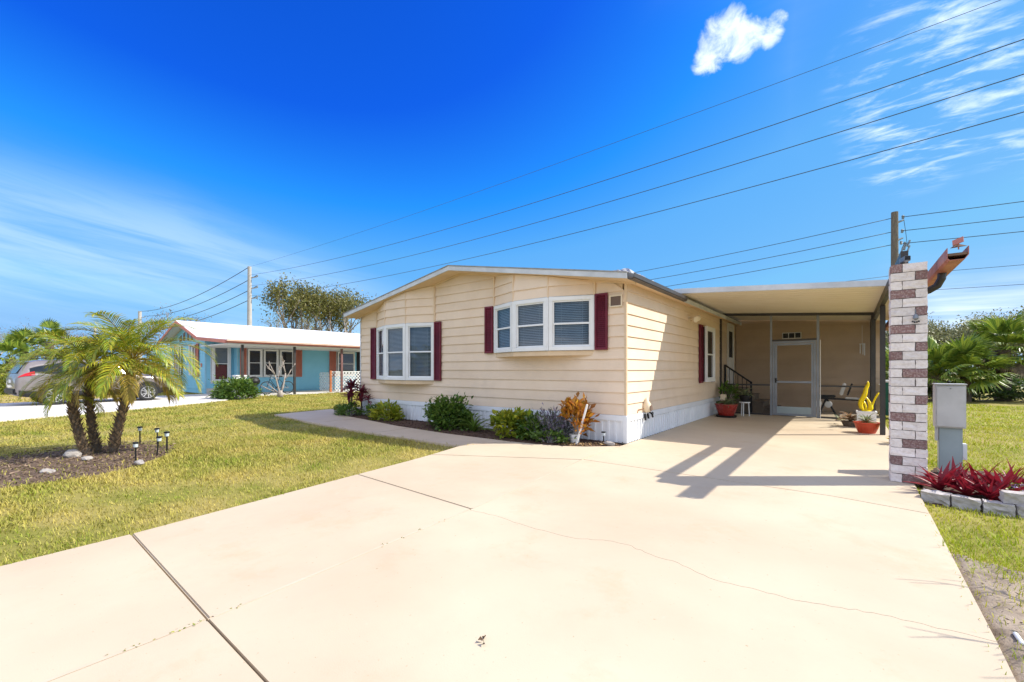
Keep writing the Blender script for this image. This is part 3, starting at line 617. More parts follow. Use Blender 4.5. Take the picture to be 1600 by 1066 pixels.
def bay(xs, z0, z1, label):
    pts = [(xs[0], -.005), (xs[1], -.30), (xs[2], -.30), (xs[3], -.005)]
    zt = lambda x: soff(x) - .004
    core = MB(); inn = [(pts[0][0] + .10, -.0), (pts[1][0] + .04, -.205), (pts[2][0] - .04, -.205), (pts[3][0] - .10, -.0)]
    b = MB().extr([(x, y, z0 - .095) for x, y in [(pts[0][0] + .01, -.002), (pts[1][0] + .0, -.305), (pts[2][0], -.305), (pts[3][0] - .01, -.002)]], (0, 0, .095)).build("bay_window", SIDTRIM, home, bevel=.006)
    b["label"] = label
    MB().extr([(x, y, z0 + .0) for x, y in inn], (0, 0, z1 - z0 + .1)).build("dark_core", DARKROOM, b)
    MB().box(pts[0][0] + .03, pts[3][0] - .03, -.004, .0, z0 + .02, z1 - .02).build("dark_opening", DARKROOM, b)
    for i in range(3):
        p, q = Vector((*pts[i], 0)), Vector((*pts[i + 1], 0)); e = (q - p); L = e.length; e.normalize(); n = Vector((e.y, -e.x, 0))
        gp_ = .012
        window(b, p, e, n, gp_, L - gp_, z0 + .004, z1, .075, blinds=True)
        MB().extr([p + e * .006 + n * -.012 + Vector((0, 0, z1 + .002)), p + e * (L - .006) + n * -.012 + Vector((0, 0, z1 + .002)), p + e * (L - .006) + n * -.012 + Vector((0, 0, zt(q.x))), p + e * .006 + n * -.012 + Vector((0, 0, zt(p.x)))], n * .012).build("facet_backing", SIDING, b)
        # siding above the glass, clipped to the soffit
        zz = z1 + .012
        while True:
            xa, xb = p.x + e.x * .012, p.x + e.x * (L - .012); top = min(zt(xa), zt(xb))
            if zz > min(zt(xa), zt(xb)) - .012: break
            za = zz + PH
            P = lambda s, z, o: p + e * s + n * o + Vector((0, 0, z)); t0, t1 = min(za, zt(xa)), min(za, zt(xb))
            MB().add([P(.004, zz, -.03), P(L - .004, zz, -.03), P(L - .004, t1, -.03), P(.004, t0, -.03), P(.004, zz, .026), P(L - .004, zz, .026), P(L - .004, t1, .004), P(.004, t0, .004)],
                     [(0, 1, 2, 3), (7, 6, 5, 4), (0, 4, 5, 1), (1, 5, 6, 2), (2, 6, 7, 3), (3, 7, 4, 0)]).build("plank", SIDING, b)
            zz = za
        if i < 2:
            MB().obox((q.x, q.y - .004, (z1 + zt(q.x)) / 2), (.016, 0, 0), (0, .02, 0), (0, 0, (zt(q.x) - z1) / 2)).build("bay_trim", SIDTRIM, b)
            MB().obox((q.x, q.y - .010, (z0 + z1) / 2), (.014, 0, 0), (0, .02, 0), (0, 0, (z1 - z0) / 2 - .004)).build("bay_mullion", WHITE, b)
    MB().extr([(x, y, z1 + .001) for x, y in [(pts[0][0], -.012), (pts[1][0] - .004, -.322), (pts[2][0] + .004, -.322), (pts[3][0], -.012)]], (0, 0, .012)).build("head_flashing", FASCIA, b)
    for x in (pts[0][0], pts[3][0]): MB().box(x - .02, x + .02, -.045, -.0, z1, zt(x)).build("bay_trim", SIDTRIM, b)
bay((-3.02, -2.27, -1.43, -.59), 1.66, 2.68, "three sided bay window with closed blinds nearest the driveway corner")
bay((-7.32, -6.55, -5.70, -4.94), 1.03, 2.46, "tall three sided bay window at the walkway end")
for (a, b, z0, z1) in ((-.575, -.325, 1.66, 2.69), (-3.27, -3.035, 1.66, 2.69), (-4.925, -4.69, 1.03, 2.47), (-7.57, -7.335, 1.03, 2.47)):
    shutter(home, (0, 0, 0), (1, 0, 0), (0, -1, 0), a, b, z0, z1)
sidew = MB().box(.0, .036, 4.93, 5.86, .97, 2.46).build("side_window", WHITE, home)
window(sidew, (.115, 0, 0), (0, 1, 0), (1, 0, 0), 4.93, 5.86, .97, 2.46, .09)
shutter(home, (.0, 0, 0), (0, 1, 0), (1, 0, 0), 4.62, 4.915, .95, 2.48); shutter(home, (.0, 0, 0), (0, 1, 0), (1, 0, 0), 5.875, 6.17, .95, 2.48)
v_ = MB(); P0 = lambda s, z, o: Vector((s, -o, z)); frame_rect(v_, P0, -.29, -.05, 2.42, 2.63, .022, .02, .05); vent = v_.build("wall_vent", IVORY, home)
vm = MB(); vm.box(-.268, -.072, -.040, -.028, 2.442, 2.608); vm.build("vent_grille", mat("brown_grille", (.17, .115, .085), rough=.8), vent)
# side entry door inside the screen room
dm = MB(); frame_rect(dm, lambda s, z, o: Vector((o, s, z)), 7.95, 8.85, .74, 2.80, .09, .02, .06); door = dm.build("door", WHITE, home)
MB().box(.034, .044, 8.04, 8.76, .78, 2.70).build("door_panel", WHITE, door); MB().box(.044, .05, 8.14, 8.66, 1.7, 2.55).build("door_glass", DARKROOM, door)
# twin floodlight
fl = MB().lathe([(.06, 0), (.06, .03)], 16, (.018, 3.74, 2.56), axis='x').build("floodlight", IVORY, home)
for dy, dz, dx in ((-.05, .0, .16), (.11, .07, .2)):
    c = Vector((.05, 3.74 + dy * .5, 2.56)); d = Vector((dx, dy * 2.2, -.05 + dz)).normalized(); a_ = c + d * .06
    MB().tube([c, a_, a_ + d * .05, a_ + d * .17, a_ + d * .175], [.022, .03, .042, .078, .07], 14).build("lamp_head", IVORY, fl, smooth=True)
# hose bib cover and pipes near the corner
hb = MB().lathe([(.01, .0), (.075, .02), (.095, .09), (.075, .17), (.03, .25), (.012, .29)], 14, (.06, .84, .48)).build("hose_holder", IVORY, home, smooth=True)
MB().lathe([(.055, 0), (.055, .012)], 14, (.145, .84, .57), axis='x').build("hose_opening", mat("brown_grille", (.17, .115, .085)), hb)
MB().tube([(.05, .78, .46), (.06, .78, .34)], .022, 8).tube([(.05, .92, .46), (.07, .92, .36)], .02, 8).tube([(.05, 1.02, .48), (.10, 1.02, .44), (.10, 1.06, .38)], .018, 8).torus((.11, 1.02, .45), .032, .008, 'x', 14, 6).build("tap", BLACK, home)
MB().tube([(.03, .46, .50), (.035, .5, .56), (.035, .78, .56)], .008, 6).build("pipe", mat("copper_pipe", (.42, .22, .12), rough=.4, metal=.6), home)

# ================================================================= CARPORT
def cz(x): return 3.005 - .070 * x
car = thing("carport", "flat cream carport roof on dark posts attached to the tan house", "carport", (2, 5, 0))
y = 2.61
while y < 9.25:
    y1 = min(y + .305, 9.3)
    MB().add([(.02, y + .003, cz(.02)), (4.02, y + .003, cz(4.02)), (4.02, y1 - .022, cz(4.02)), (.02, y1 - .022, cz(.02)), (.02, y1 - .016, cz(.02) + .03), (4.02, y1 - .016, cz(4.02) + .03), (4.02, y1 - .003, cz(4.02) + .03), (.02, y1 - .003, cz(.02) + .03),
              (.02, y + .003, cz(.02) + .075), (4.02, y + .003, cz(4.02) + .075), (4.02, y1 - .003, cz(4.02) + .075), (.02, y1 - .003, cz(.02) + .075)],
             [(0, 3, 2, 1), (3, 4, 5, 2), (4, 7, 6, 5), (8, 9, 10, 11), (7, 11, 10, 6), (0, 1, 9, 8), (0, 8, 11, 7, 4, 3), (1, 2, 5, 6, 10, 9)]).build("roof_pan", CREAM, car)
    y = y1
MB().extr([(.02, 2.575, cz(.02) - .01), (4.03, 2.575, cz(4.03) - .01), (4.03, 2.575, cz(4.03) + .10), (.02, 2.575, cz(.02) + .10)], (0, .03, 0)).build("front_fascia", FASCIA, car, bevel=.004)
MB().box(4.03, 4.05, 2.575, 9.3, cz(4.03) - .02, cz(4.03) + .10).build("side_fascia", FASCIA, car)
MB().box(3.60, 3.67, -.22, 9.25, 2.58, 2.735).build("beam", BRONZE, car)
for (x, y, w) in ((3.66, 4.1, .085), (3.66, 9.15, .08)): MB().box(x - w / 2 - .02, x + w / 2 - .02, y - w / 2, y + w / 2, 0, 2.58).build("post", BRONZE, car, bevel=.006)
gut = MB(); x0, x1, zb, zt = 3.90, 4.06, 2.42, 2.55
gut.extr([(x0, -.99, zt), (x0, -.99, zb + .02), (x0 + .02, -.99, zb), (x1 - .03, -.99, zb), (x1, -.99, zb + .045), (x1, -.99, zt), (x1 - .006, -.99, zt), (x1 - .006, -.99, zb + .048), (x1 - .033, -.99, zb + .006), (x0 + .023, -.99, zb + .006), (x0 + .006, -.99, zb + .024), (x0 + .006, -.99, zt)], (0, 10.2, 0))
gt = gut.build("carport_gutter", GUTRED, car, label="red brown gutter running out past the brick pillar")
MB().box(x0 + .007, x1 - .007, -.975, 9.2, zb + .05, zb + .075).build("gutter_debris", GUTTAN, gt)
MB().add([(3.95, -.97, 2.56), (4.05, -.99, 2.55), (4.04, -.80, 2.60), (3.95, -.78, 2.585), (3.98, -.93, 2.60)], [(0, 1, 4), (1, 2, 4), (2, 3, 4), (3, 0, 4), (3, 2, 1, 0)]).build("gutter_rags", GUTTAN, gt)
MB().obox((3.985, -.96, 2.615), (.040, .0, .016), (.0, .012, .028), (-.0016, -.0036, .0016)).build("gutter_flap", GUTRED, gt)
MB().bar((3.99, -.955, 2.53), (3.988, -.958, 2.60), .010, .006).build("gutter_strap", GUTRED, gt)
MB().tube([(3.96, -.22, 2.44), (3.955, -.22, 2.36), (3.92, -.21, 2.28), (3.85, -.205, 2.235), (3.78, -.20, 2.21), (3.73, -.20, 2.15), (3.72, -.20, 1.9), (3.72, -.20, .02)], .04, 10).build("downspout", BRONZE, gt)
MB().tube([(3.66, 5.0, 2.6), (3.66, 5.0, 1.0)], .014, 8).tube([(3.66, 5.0, 1.02), (3.66, 5.0, .98), (3.66, 5.0, .96)], [.02, .045, .02], 8).build("rain_chain", WHITE, car)

# ================================================================= BRICK PILLAR
pil = thing("brick_pillar", "square pillar of white split faced brick with scattered brown bricks", "pillar", (3.645, -.415, 0))
PX0, PX1, PY0, PY1 = 3.49, 3.80, -.57, -.26
MB().box(PX0 + .008, PX1 - .008, PY0 + .008, PY1 - .008, 0, 2.515).build("mortar_core", MORTAR, pil)
def brick_mesh(seed):
    import bmesh
    r = random.Random(seed); bm = bmesh.new(); bmesh.ops.create_cube(bm, size=1)
    bmesh.ops.subdivide_edges(bm, edges=bm.edges[:], cuts=2, use_grid_fill=True)
    for v in bm.verts:
        v.co.x *= 1 - .0; o = [abs(c) > .49 for c in v.co]
        v.co.x += r.uniform(-.012, .006) * (1 if o[0] else 1); v.co.y += r.uniform(-.055, .035); v.co.z += r.uniform(-.03, .02)
    me = bpy.data.meshes.new("brick"); bm.to_mesh(me); bm.free(); return me
BW = [brick_mesh(i) for i in range(5)]; BB = [brick_mesh(20 + i) for i in range(4)]
for m_ in BW: m_.materials.append(BRICKW)
for m_ in BB: m_.materials.append(BRICKB)
pat = ["sB lW", "lW sB", "sW lW", "lB sW", "sW lW", "lW sB", "sW lW", "lB sW", "sW lW", "lW sB", "sB lW", "lW sW", "sW lB", "lW sW", "sW lW", "lW sB", "sW lW", "lB sW", "sW lW", "lW sW", "sW lB", "lW sW", "sB lW", "lW sW", "sW lB"]
CH_ = 2.52 / 25; S3 = .31; LONG, SHRT = .2065, .0965; gp = .0075
for i, p in enumerate(pat):
    zc = 2.52 - (i + .5) * CH_; t = p.split(); left_short = t[0][0] == 's'
    cl = {q[0]: q[1] for q in t}
    if left_short:   # pinwheel: long front brick right, its neighbour's end shows on the left
        bs4 = [((PX0 + SHRT + gp + LONG / 2, PY0 + SHRT / 2), 0, cl['l']), ((PX0 + SHRT / 2, PY0 + LONG / 2), 1, cl['s']),
               ((PX0 + LONG / 2, PY1 - SHRT / 2), 0, None), ((PX1 - SHRT / 2, PY1 - LONG / 2), 1, None)]
    else:
        bs4 = [((PX0 + LONG / 2, PY0 + SHRT / 2), 0, cl['l']), ((PX1 - SHRT / 2, PY0 + LONG / 2), 1, cl['s']),
               ((PX1 - LONG / 2, PY1 - SHRT / 2), 0, None), ((PX0 + SHRT / 2, PY1 - LONG / 2), 1, None)]
    for (c, rot, colr) in bs4:
        colr = colr or random.choice("WWWB")
        o = obj("brick", random.choice(BW if colr == 'W' else BB), None, pil, False, loc=(c[0], c[1], zc), rot=(0, 0, math.pi / 2 * rot), scale=(LONG, SHRT, CH_ - gp))
secl = thing("security_camera", "small dark box camera sitting on top of the brick pillar", "camera", (3.6, -.42, 2.52))
MB().obox((3.62, -.45, 2.585), (.028, .008, 0), (-.02, .07, 0), (0, 0, .03)).build("camera_housing", ALU, secl, bevel=.006)
MB().obox((3.64, -.521, 2.588), (.022, .006, 0), (-.0015, .003, 0), (0, 0, .022)).build("camera_lens", BLACK, secl)
MB().box(3.585, 3.625, -.41, -.37, 2.521, 2.56).build("camera_mount", BLACK, secl)
ch_ = thing("wind_chime", "tiny silver wind chime hanging on the face of the brick pillar", "wind chime", (3.70, -.59, 1.85))
MB().tube([(3.70, -.578, 1.985), (3.70, -.60, 1.97), (3.70, -.60, 1.90)], .004, 6).lathe([(.008, .07), (.022, .05), (.026, .02), (.01, .0)], 10, (3.70, -.60, 1.86)).build("bell_cap", ALU, ch_)
for k in range(4): MB().lathe([(.004, 0), (.011, .008), (.004, .018)], 8, (3.675 + k * .017, -.60, 1.825 + .008 * abs(k - 1.5))).build("bell", BLACK, ch_)

# ================================================================= SCREEN ROOM
enc = thing("screen_enclosure", "dark framed insect screen wall with grey screen door under the carport", "screen room", (1.9, 7, 0))
YS = 7.0
for x, w in ((.045, .05), (1.365, .05), (2.455, .06), (3.60, .09)): MB().box(x - w / 2, x + w / 2, YS - .03, YS + .03, 0, cz(x) - .075).build("post", ALU if 1 < x < 3 else BRONZE, enc)
MB().extr([(.02, YS - .032, cz(.02) - .005), (3.62, YS - .032, cz(3.62) - .005), (3.62, YS - .032, cz(3.62) - .075), (.02, YS - .032, cz(.02) - .075)], (0, .064, 0)).build("top_rail", BRONZE, enc)
for a, b in ((.07, 1.34), (2.485, 3.555)):
    MB().box(a, b, YS - .022, YS + .022, .84, .885).build("mid_rail", BRONZE, enc); MB().box(a, b, YS - .025, YS + .025, 0, .045).build("bottom_rail", BRONZE, enc)
    for q0, q1 in ((.045, .84), (.885, cz((a + b) / 2) - .07)): MB().add([(a, YS + .004, q0), (b, YS + .004, q0), (b, YS + .004, q1), (a, YS + .004, q1)], [(0, 1, 2, 3)]).build("screen", SCREEN, enc)
MB().box(1.39, 2.425, YS - .022, YS + .022, 2.10, 2.15).build("transom_rail", BRONZE, enc)
MB().add([(1.39, YS + .004, 2.15), (2.425, YS + .004, 2.15), (2.425, YS + .004, 2.80), (1.39, YS + .004, 2.80)], [(0, 1, 2, 3)]).build("screen", SCREEN, enc)
sd_ = MB(); frame_rect(sd_, lambda s, z, o: Vector((s, YS - o, z)), 1.40, 2.415, .02, 2.095, .055, -.03, .032); sdoor = sd_.build("screen_door", ALU, enc)
sd_ = MB(); frame_rect(sd_, lambda s, z, o: Vector((s, YS - o, z)), 1.46, 2.355, .03, 2.03, .05, -.012, .024); sd_.build("door_leaf_frame", ALU, sdoor)
MB().box(1.51, 2.305, YS - .02, YS + .01, .93, .985).build("door_mid_rail", ALU, sdoor); MB().box(1.51, 2.305, YS - .016, YS + .006, .08, .27).build("kick_plate", STEELB, sdoor)
MB().add([(1.51, YS, .27), (2.305, YS, .27), (2.305, YS, 1.98), (1.51, YS, 1.98)], [(0, 1, 2, 3)]).build("screen", SCREEN, sdoor)
MB().box(1.462, 1.50, YS - .055, YS - .024, .93, 1.06).tube([(1.48, YS - .055, 1.0), (1.48, YS - .075, 1.0), (1.56, YS - .075, 1.0)], .008, 6).build("handle", BLACK, sdoor)
MB().box(2.50, 2.515, YS - .05, YS - .02, 0, 2.1).build("door_closer_strip", WHITE, enc)
for a, b in ((7.04, 8.1), (8.14, 9.1)):
    MB().add([(3.615, a, .03), (3.615, b, .03), (3.615, b, 2.57), (3.615, a, 2.57)], [(0, 1, 2, 3)]).build("screen", SCREEN, enc)
    MB().box(3.595, 3.63, a, b, .84, .88).build("mid_rail", BRONZE, enc)
MB().box(3.595, 3.635, 8.1, 8.14, 0, 2.58).build("post", BRONZE, enc)
# back wall (storage room) with planks
SHEDP = mat("shed_siding", (.60, .44, .30), (.55, .40, .27), ns=1.4, rough=.65, objr=.05, grime=.2)
shed = thing("storage_room", "tan lap sided storage room wall at the back of the carport", "shed", (1.9, 9.6, 0))
bw = MB().extr([(.03, 9.32, 0), (3.95, 9.32, 0), (3.95, 9.32, cz(3.95) + .05), (.03, 9.32, cz(0) + .05)], (0, 3.2, 0)).build("back_wall", SIDTRIM, shed)
for k in range(15):
    z0 = .05 + k * PH; z1 = min(z0 + PH, 2.97); b0 = min(3.9, (2.99 - z0) / .07); b1 = min(3.9, (2.99 - z1) / .07)
    if z1 - z0 > .03: plank((0, 9.318, 0), (1, 0, 0), (0, -1, 0), z0, z1, .03, b0, .03, b1, bw, SHEDP)
sv_ = MB(); frame_rect(sv_, lambda s, z, o: Vector((s, 9.30 - o, z)), 1.40, 1.92, 2.30, 2.50, .022, 0.01, .05); vv = sv_.build("vent_window", WHITE, shed)
MB().box(1.565, 1.585, 9.252, 9.28, 2.32, 2.48).box(1.735, 1.755, 9.252, 9.28, 2.32, 2.48).build("mullion", WHITE, vv); MB().box(1.42, 1.90, 9.264, 9.276, 2.32, 2.48).build("dark_pane", DARKROOM, vv)
# stairs
st = thing("entry_steps", "wooden entry steps with dark handrail inside the screen room", "steps", (.6, 8.1, 0))
for i, (xa, xb, zt) in enumerate(((.03, .50, .72), (.50, .80, .54), (.80, 1.10, .36), (1.10, 1.40, .18))): MB().box(xa + .004, xb, 7.55, 8.75, 0, zt - .035).box(xa, xb + .025, 7.53, 8.77, zt - .034, zt).build("step", BARK if 0 else mat("step_wood", (.22, .17, .12), (.15, .11, .08), rough=.8), st)
MB().bar((.06, 7.5, 1.44), (.80, 7.5, .90), .05, .045).build("handrail", BLACK, st); MB().bar((.06, 7.5, .80), (.78, 7.5, .26), .035, .035).build("lower_rail", BLACK, st)
for x, a, b in ((.06, 0, 1.46), (.78, 0, .94)): MB().box(x - .025, x + .025, 7.475, 7.525, a, b).build("newel_post", BLACK, st)
for k in range(1, 6):
    x = .06 + .72 * k / 6; MB().box(x - .009, x + .009, 7.491, 7.509, .80 - .75 * (x - .06), 1.42 - .73 * (x - .06)).build("baluster", BLACK, st)

# ================================================================= PLANT BUILDERS
def shrub_mesh(name, n, rx, ry, h, L, Wd, m, clumps=15, spread=.20, up=.5, z0=.05, seed=1, droop=.15):
    r = np.random.default_rng(seed)
    t = r.uniform(0, 6.283, clumps); u = r.uniform(.05, 1, clumps); q = np.sqrt(1 - (u * .9) ** 2) * r.uniform(.55, 1, clumps)
    C = np.column_stack([rx * q * np.cos(t), ry * q * np.sin(t), z0 + (h - z0) * u * r.uniform(.55, 1, clumps)])
    k = r.integers(0, clumps, n); P = C[k] + r.normal(size=(n, 3)) * np.array([rx, ry, h * .55]) * spread; P[:, 2] = np.clip(np.where(P[:, 2] > h * .95, h * r.uniform(.45, 1.0, n), P[:, 2]), z0 * .4, None)
    out = r.random(n) < .14; P[out] = (P[out] - np.array([0, 0, h * .3])) * np.array([1.14, 1.14, 1.22]) + np.array([0, 0, h * .3]); P[:, 2] = np.clip(P[:, 2], z0 * .4, None)
    D = unit(P - np.array([0, 0, h * .3])) + r.normal(size=(n, 3)) * .55; D[:, 2] += up
    V, T = leaf_arrays(P, D, r.uniform(.5, 1.45, n) * L, r.uniform(.6, 1.35, n) * Wd, .2, droop)
    return np_mesh(name, V, T, m), C
def shrub(name, label, cat, loc, n, rx, h, L, Wd, m, group=None, ry=None, stem=GREYBARK, seed=1, **k):
    o = thing(name, label, cat, loc, group); me, C = shrub_mesh("foliage", n, rx, ry or rx, h, L, Wd, m, seed=seed, **k)
    obj("foliage", me, None, o, True)
    mb = MB()
    for c in C[:9]:
        mb.tube([(c[0] * .08, c[1] * .08, -.03), (c[0] * .45, c[1] * .45, c[2] * .45), tuple(c)], [.012 + h * .006, .009 + h * .003, .004], 5)
    mb.build("stems", stem, o, local=True); return o
def strap_leaf(L, Wd, rise, curve, fold=.3, n=7):
    """one long arching strap leaf along +x"""
    mb = MB(); pts = []; x = z = 0.; a = rise
    for i in range(n):
        pts.append((x, z)); x += math.cos(a) * L / (n - 1); z += math.sin(a) * L / (n - 1); a -= curve / (n - 1)
    v = []
    for i, (x, z) in enumerate(pts):
        t = i / (n - 1); w = Wd * (.55 + .45 * math.sin(math.pi * min(1, t * 1.1 + .15))) * (1 - t ** 4) + .002; v += [(x, -w / 2, z + w * fold), (x, 0, z), (x, w / 2, z + w * fold)]
    f = []
    for i in range(n - 1): f += [(3 * i, 3 * i + 3, 3 * i + 4, 3 * i + 1), (3 * i + 1, 3 * i + 4, 3 * i + 5, 3 * i + 2)]
    return mb.add(v, f).mesh("leaf", True)
def rosette(name, label, cat, loc, meshes, n, group=None, tilt=(0, .5), sc=(.8, 1.15), rise=0.0, seed=1):
    r = random.Random(seed); o = thing(name, label, cat, loc, group)
    for i in range(n):
        s = r.uniform(*sc); obj("leaf", r.choice(meshes), None, o, True, loc=(0, 0, rise + .01 * r.random()), rot=(r.uniform(-.25, .25), r.uniform(*tilt), i * 2.399 + r.uniform(-.3, .3)), scale=(s, s, s))
    return o
# ----- garden bed along the house front
# cordylines at the walkway end
CORDM = [strap_leaf(.38, .075, .9, 1.2), strap_leaf(.34, .08, .6, 1.1), strap_leaf(.40, .07, 1.2, 1.0)]
for m_ in CORDM: m_.materials.append(LCORD)
for k, (x, y, h, lab) in enumerate(((-8.55, -.12, .80, "tall burgundy cordyline at the far end of the garden bed"), (-8.15, -.30, .88, "burgundy cordyline with the highest leaf tuft before the lattice"), (-7.85, -.18, .70, "burgundy cordyline beside the house corner trim"), (-7.35, -.30, .52, "small single stemmed burgundy cordyline before the skirting"))):
    o = thing("cordyline", lab, "plant", (x, y, -.01), "burgundy cordylines in the garden bed")
    MB().tube([(0, 0, -.03), (.02, .01, h * .5), (0, .02, h)], [.018, .014, .014], 7).build("stem", BARK, o, local=True)
    if k < 3: MB().tube([(0, 0, -.02), (.09, -.06, h * .4), (.12, -.08, h * .7)], [.014, .012, .011], 7).build("stem", BARK, o, local=True)
    r = random.Random(k)
    for cx, cy, cz_, n in ([(0, .02, h, 15)] if k == 3 else [(0, .02, h, 20), (.12, -.08, h * .7, 14)]):
        for i in range(n): obj("leaf", r.choice(CORDM), None, o, True, loc=(cx, cy, cz_ - .10 * i / n), rot=(r.uniform(-.3, .3), r.uniform(-.2, .8), i * 2.4), scale=(r.uniform(.75, 1.05) * (.7 if k == 3 else 1),) * 3)
shrub("groundcover_shrub", "low dark green filler shrub beneath the burgundy cordylines", "shrub", (-8.05, -.42, -.02), 836, .42, .36, .10, .035, LGREEN, ry=.22, seed=3)
shrub("groundcover_shrub", "little round green shrub at the walkway bend", "shrub", (-8.95, -.22, -.02), 374, .17, .26, .06, .035, LHEDGE, seed=4)
shrub("croton_shrub", "small leafy plant beside the single stemmed cordyline", "shrub", (-7.05, -.36, -.02), 330, .2, .36, .09, .04, LGREEN, seed=5)
shrub("croton_shrub", "low yellow green croton under the walkway end bay window", "shrub", (-6.35, -.36, -.02), 572, .40, .42, 0.154, 0.068, LLIME, ry=.26, seed=6)
shrub("green_bush", "tallest bushy green shrub against the white skirting", "shrub", (-3.95, -.52, -.03), 3300, .50, .74, .10, .05, LGREEN, ry=.38, clumps=26, seed=7)
LILYM = [strap_leaf(.62, .06, 1.15, 1.7), strap_leaf(.55, .055, .8, 1.5), strap_leaf(.48, .05, 1.35, .9)]
for m_ in LILYM: m_.materials.append(LGREEN)
rosette("crinum_lily", "strap leaved lily with arching leaves beside the tallest bush", "plant", (-3.08, -.60, -.02), LILYM, 18, tilt=(-.25, .35), sc=(.85, 1.2), seed=3)
shrub("croton_shrub", "bright yellow green croton under the driveway end bay window", "shrub", (-2.15, -.55, -.02), 845, .44, .46, 0.14, 0.078, LLIME, ry=.30, seed=9)
shrub("croton_shrub", "darker lime croton merging into the greyish purple plant", "shrub", (-1.62, -.55, -.02), 660, .26, .46, .09, .05, LGREEN, seed=19)
shrub("purple_shrub", "wispy grey green shrub with purple tinted leaves", "shrub", (-1.20, -.50, -.02), 1232, .34, .62, .10, .026, LPURP, ry=.28, clumps=26, spread=.26, up=.9, seed=10)
shrub("groundcover_shrub", "low dark green plant at the foot of the purple tinted shrub", "shrub", (-1.15, -.78, -.02), 572, .36, .22, .07, .03, LGREEN, ry=.16, seed=11)
o = thing("croton_plant", "orange and yellow croton growing in a white pot by the corner", "potted plant", (-.74, -.50, 0))
MB().lathe([(.075, 0), (.10, .15), (.105, .16), (.085, .16), (.08, .13)], 16).build("pot", WHITE, o, local=True, smooth=False)
me_, C_ = shrub_mesh("foliage", 620, .25, .22, .72, .13, .06, LCROT, clumps=16, spread=.19, z0=.26, seed=12); obj("foliage", me_, None, o, True)
mb = MB(); [mb.tube([(0, 0, .1), (c[0] * .4, c[1] * .4, c[2] * .6), tuple(c)], [.012, .009, .004], 5) for c in C_[:8]]; mb.build("stems", GREYBARK, o, local=True)
o = MB().bar((-.64, -.62, 0), (-.46, -.56, .70), .055, .03).build("support_stake", WHITE, bevel=.004); tag(o, "leaning white board propped through the orange croton", "stake")
for (x, y) in ((-.30, -.22),): pass
def path_light(loc, label, h=.30, group=None, rz=0., tilt=0.):
    o = thing("path_light", label, "garden light", loc, group, rz)
    MB().tube([(0, 0, -.05), (tilt * .6, 0, h * .72)], .011, 8).build("stake", BLACK, o, local=True)
    c = (tilt, 0, h * .72); MB().lathe([(.018, 0), (.028, .005), (.030, .05), (.026, .052)], 12, c).build("lens", mat("clear_lens", (.55, .62, .66), rough=.2), o, local=True)
    MB().box(c[0] - .034, c[0] + .034, -.034, .034, c[2] + .053, c[2] + .072).build("cap", BLACK, o, local=True, bevel=.006)
    MB().box(c[0] - .026, c[0] + .026, -.026, .026, c[2] + .0725, c[2] + .076).build("solar_panel", BLACK, o, local=True)
    return o
path_light((-.28, -.30, 0), "short dark spike light by the skirting corner", .20)
def rock(name, label, loc, s, m, seed, cat="rock", group=None):
    import bmesh
    r = random.Random(seed); bm = bmesh.new(); bmesh.ops.create_icosphere(bm, subdivisions=2, radius=1)
    ph = [(r.uniform(0, 6), Vector((r.gauss(0, 1), r.gauss(0, 1), r.gauss(0, 1)))) for _ in range(6)]
    for v in bm.verts: v.co *= 1 + .12 * sum(math.sin(v.co.dot(f) * 2 + p) for p, f in ph) / 1.6 + r.uniform(-.04, .04)
    me = bpy.data.meshes.new(name); bm.to_mesh(me); bm.free(); me.materials.append(m); o = obj(name, me, None, loc=loc, scale=s); return tag(o, label, cat, group)
rock("rock", "pale elongated stone lying at the corner of the garden bed", (-.14, -.36, .03), (.10, .05, .04), mat("pale_rock", (.40, .37, .34), (.28, .25, .23), ns=12, rough=.9, bump=.5), 2)
rock("rock", "large grey white rock beside the palm trunks", (-6.0, -6.2, .04), (.12, .09, .075), mat("pale_rock", (.5, .47, .43)), 3)
rock("rock", "small pale rock in front of the palm trunks", (-5.55, -6.1, .02), (.09, .06, .04), mat("pale_rock", (.5, .47, .43)), 4)
rock("rock", "flat pale stone near the front rim of the palm bed", (-4.95, -6.55, .0), (.11, .07, .035), mat("pale_rock", (.5, .47, .43)), 5)
rock("rock", "thin pale stone at the rim beside the path lights", (-4.75, -5.68, .0), (.16, .05, .03), mat("pale_rock", (.5, .47, .43)), 6)
for k, (x, y, t, lab) in enumerate(((-5.05, -5.66, 0, "path light standing nearest the driveway in the palm bed"), (-5.30, -5.36, .03, "tilted path light second along the palm bed rim"), (-5.62, -5.16, 0, "path light third along the rim, in the close pair"), (-6.02, -5.06, 0, "path light of the close pair standing just behind its neighbour"),
                                     (-6.5, -5.08, .01, "path light at the middle of the back row beyond the bed"), (-6.80, -5.26, 0, "path light of the back row nearest the curved palm trunk"), (-6.93, -5.50, 0, "path light half hidden behind the curved palm trunk"))):
    path_light((x, y, -.02), lab, .27 + .03 * (k % 3), "solar path lights round the palm bed", k, t)

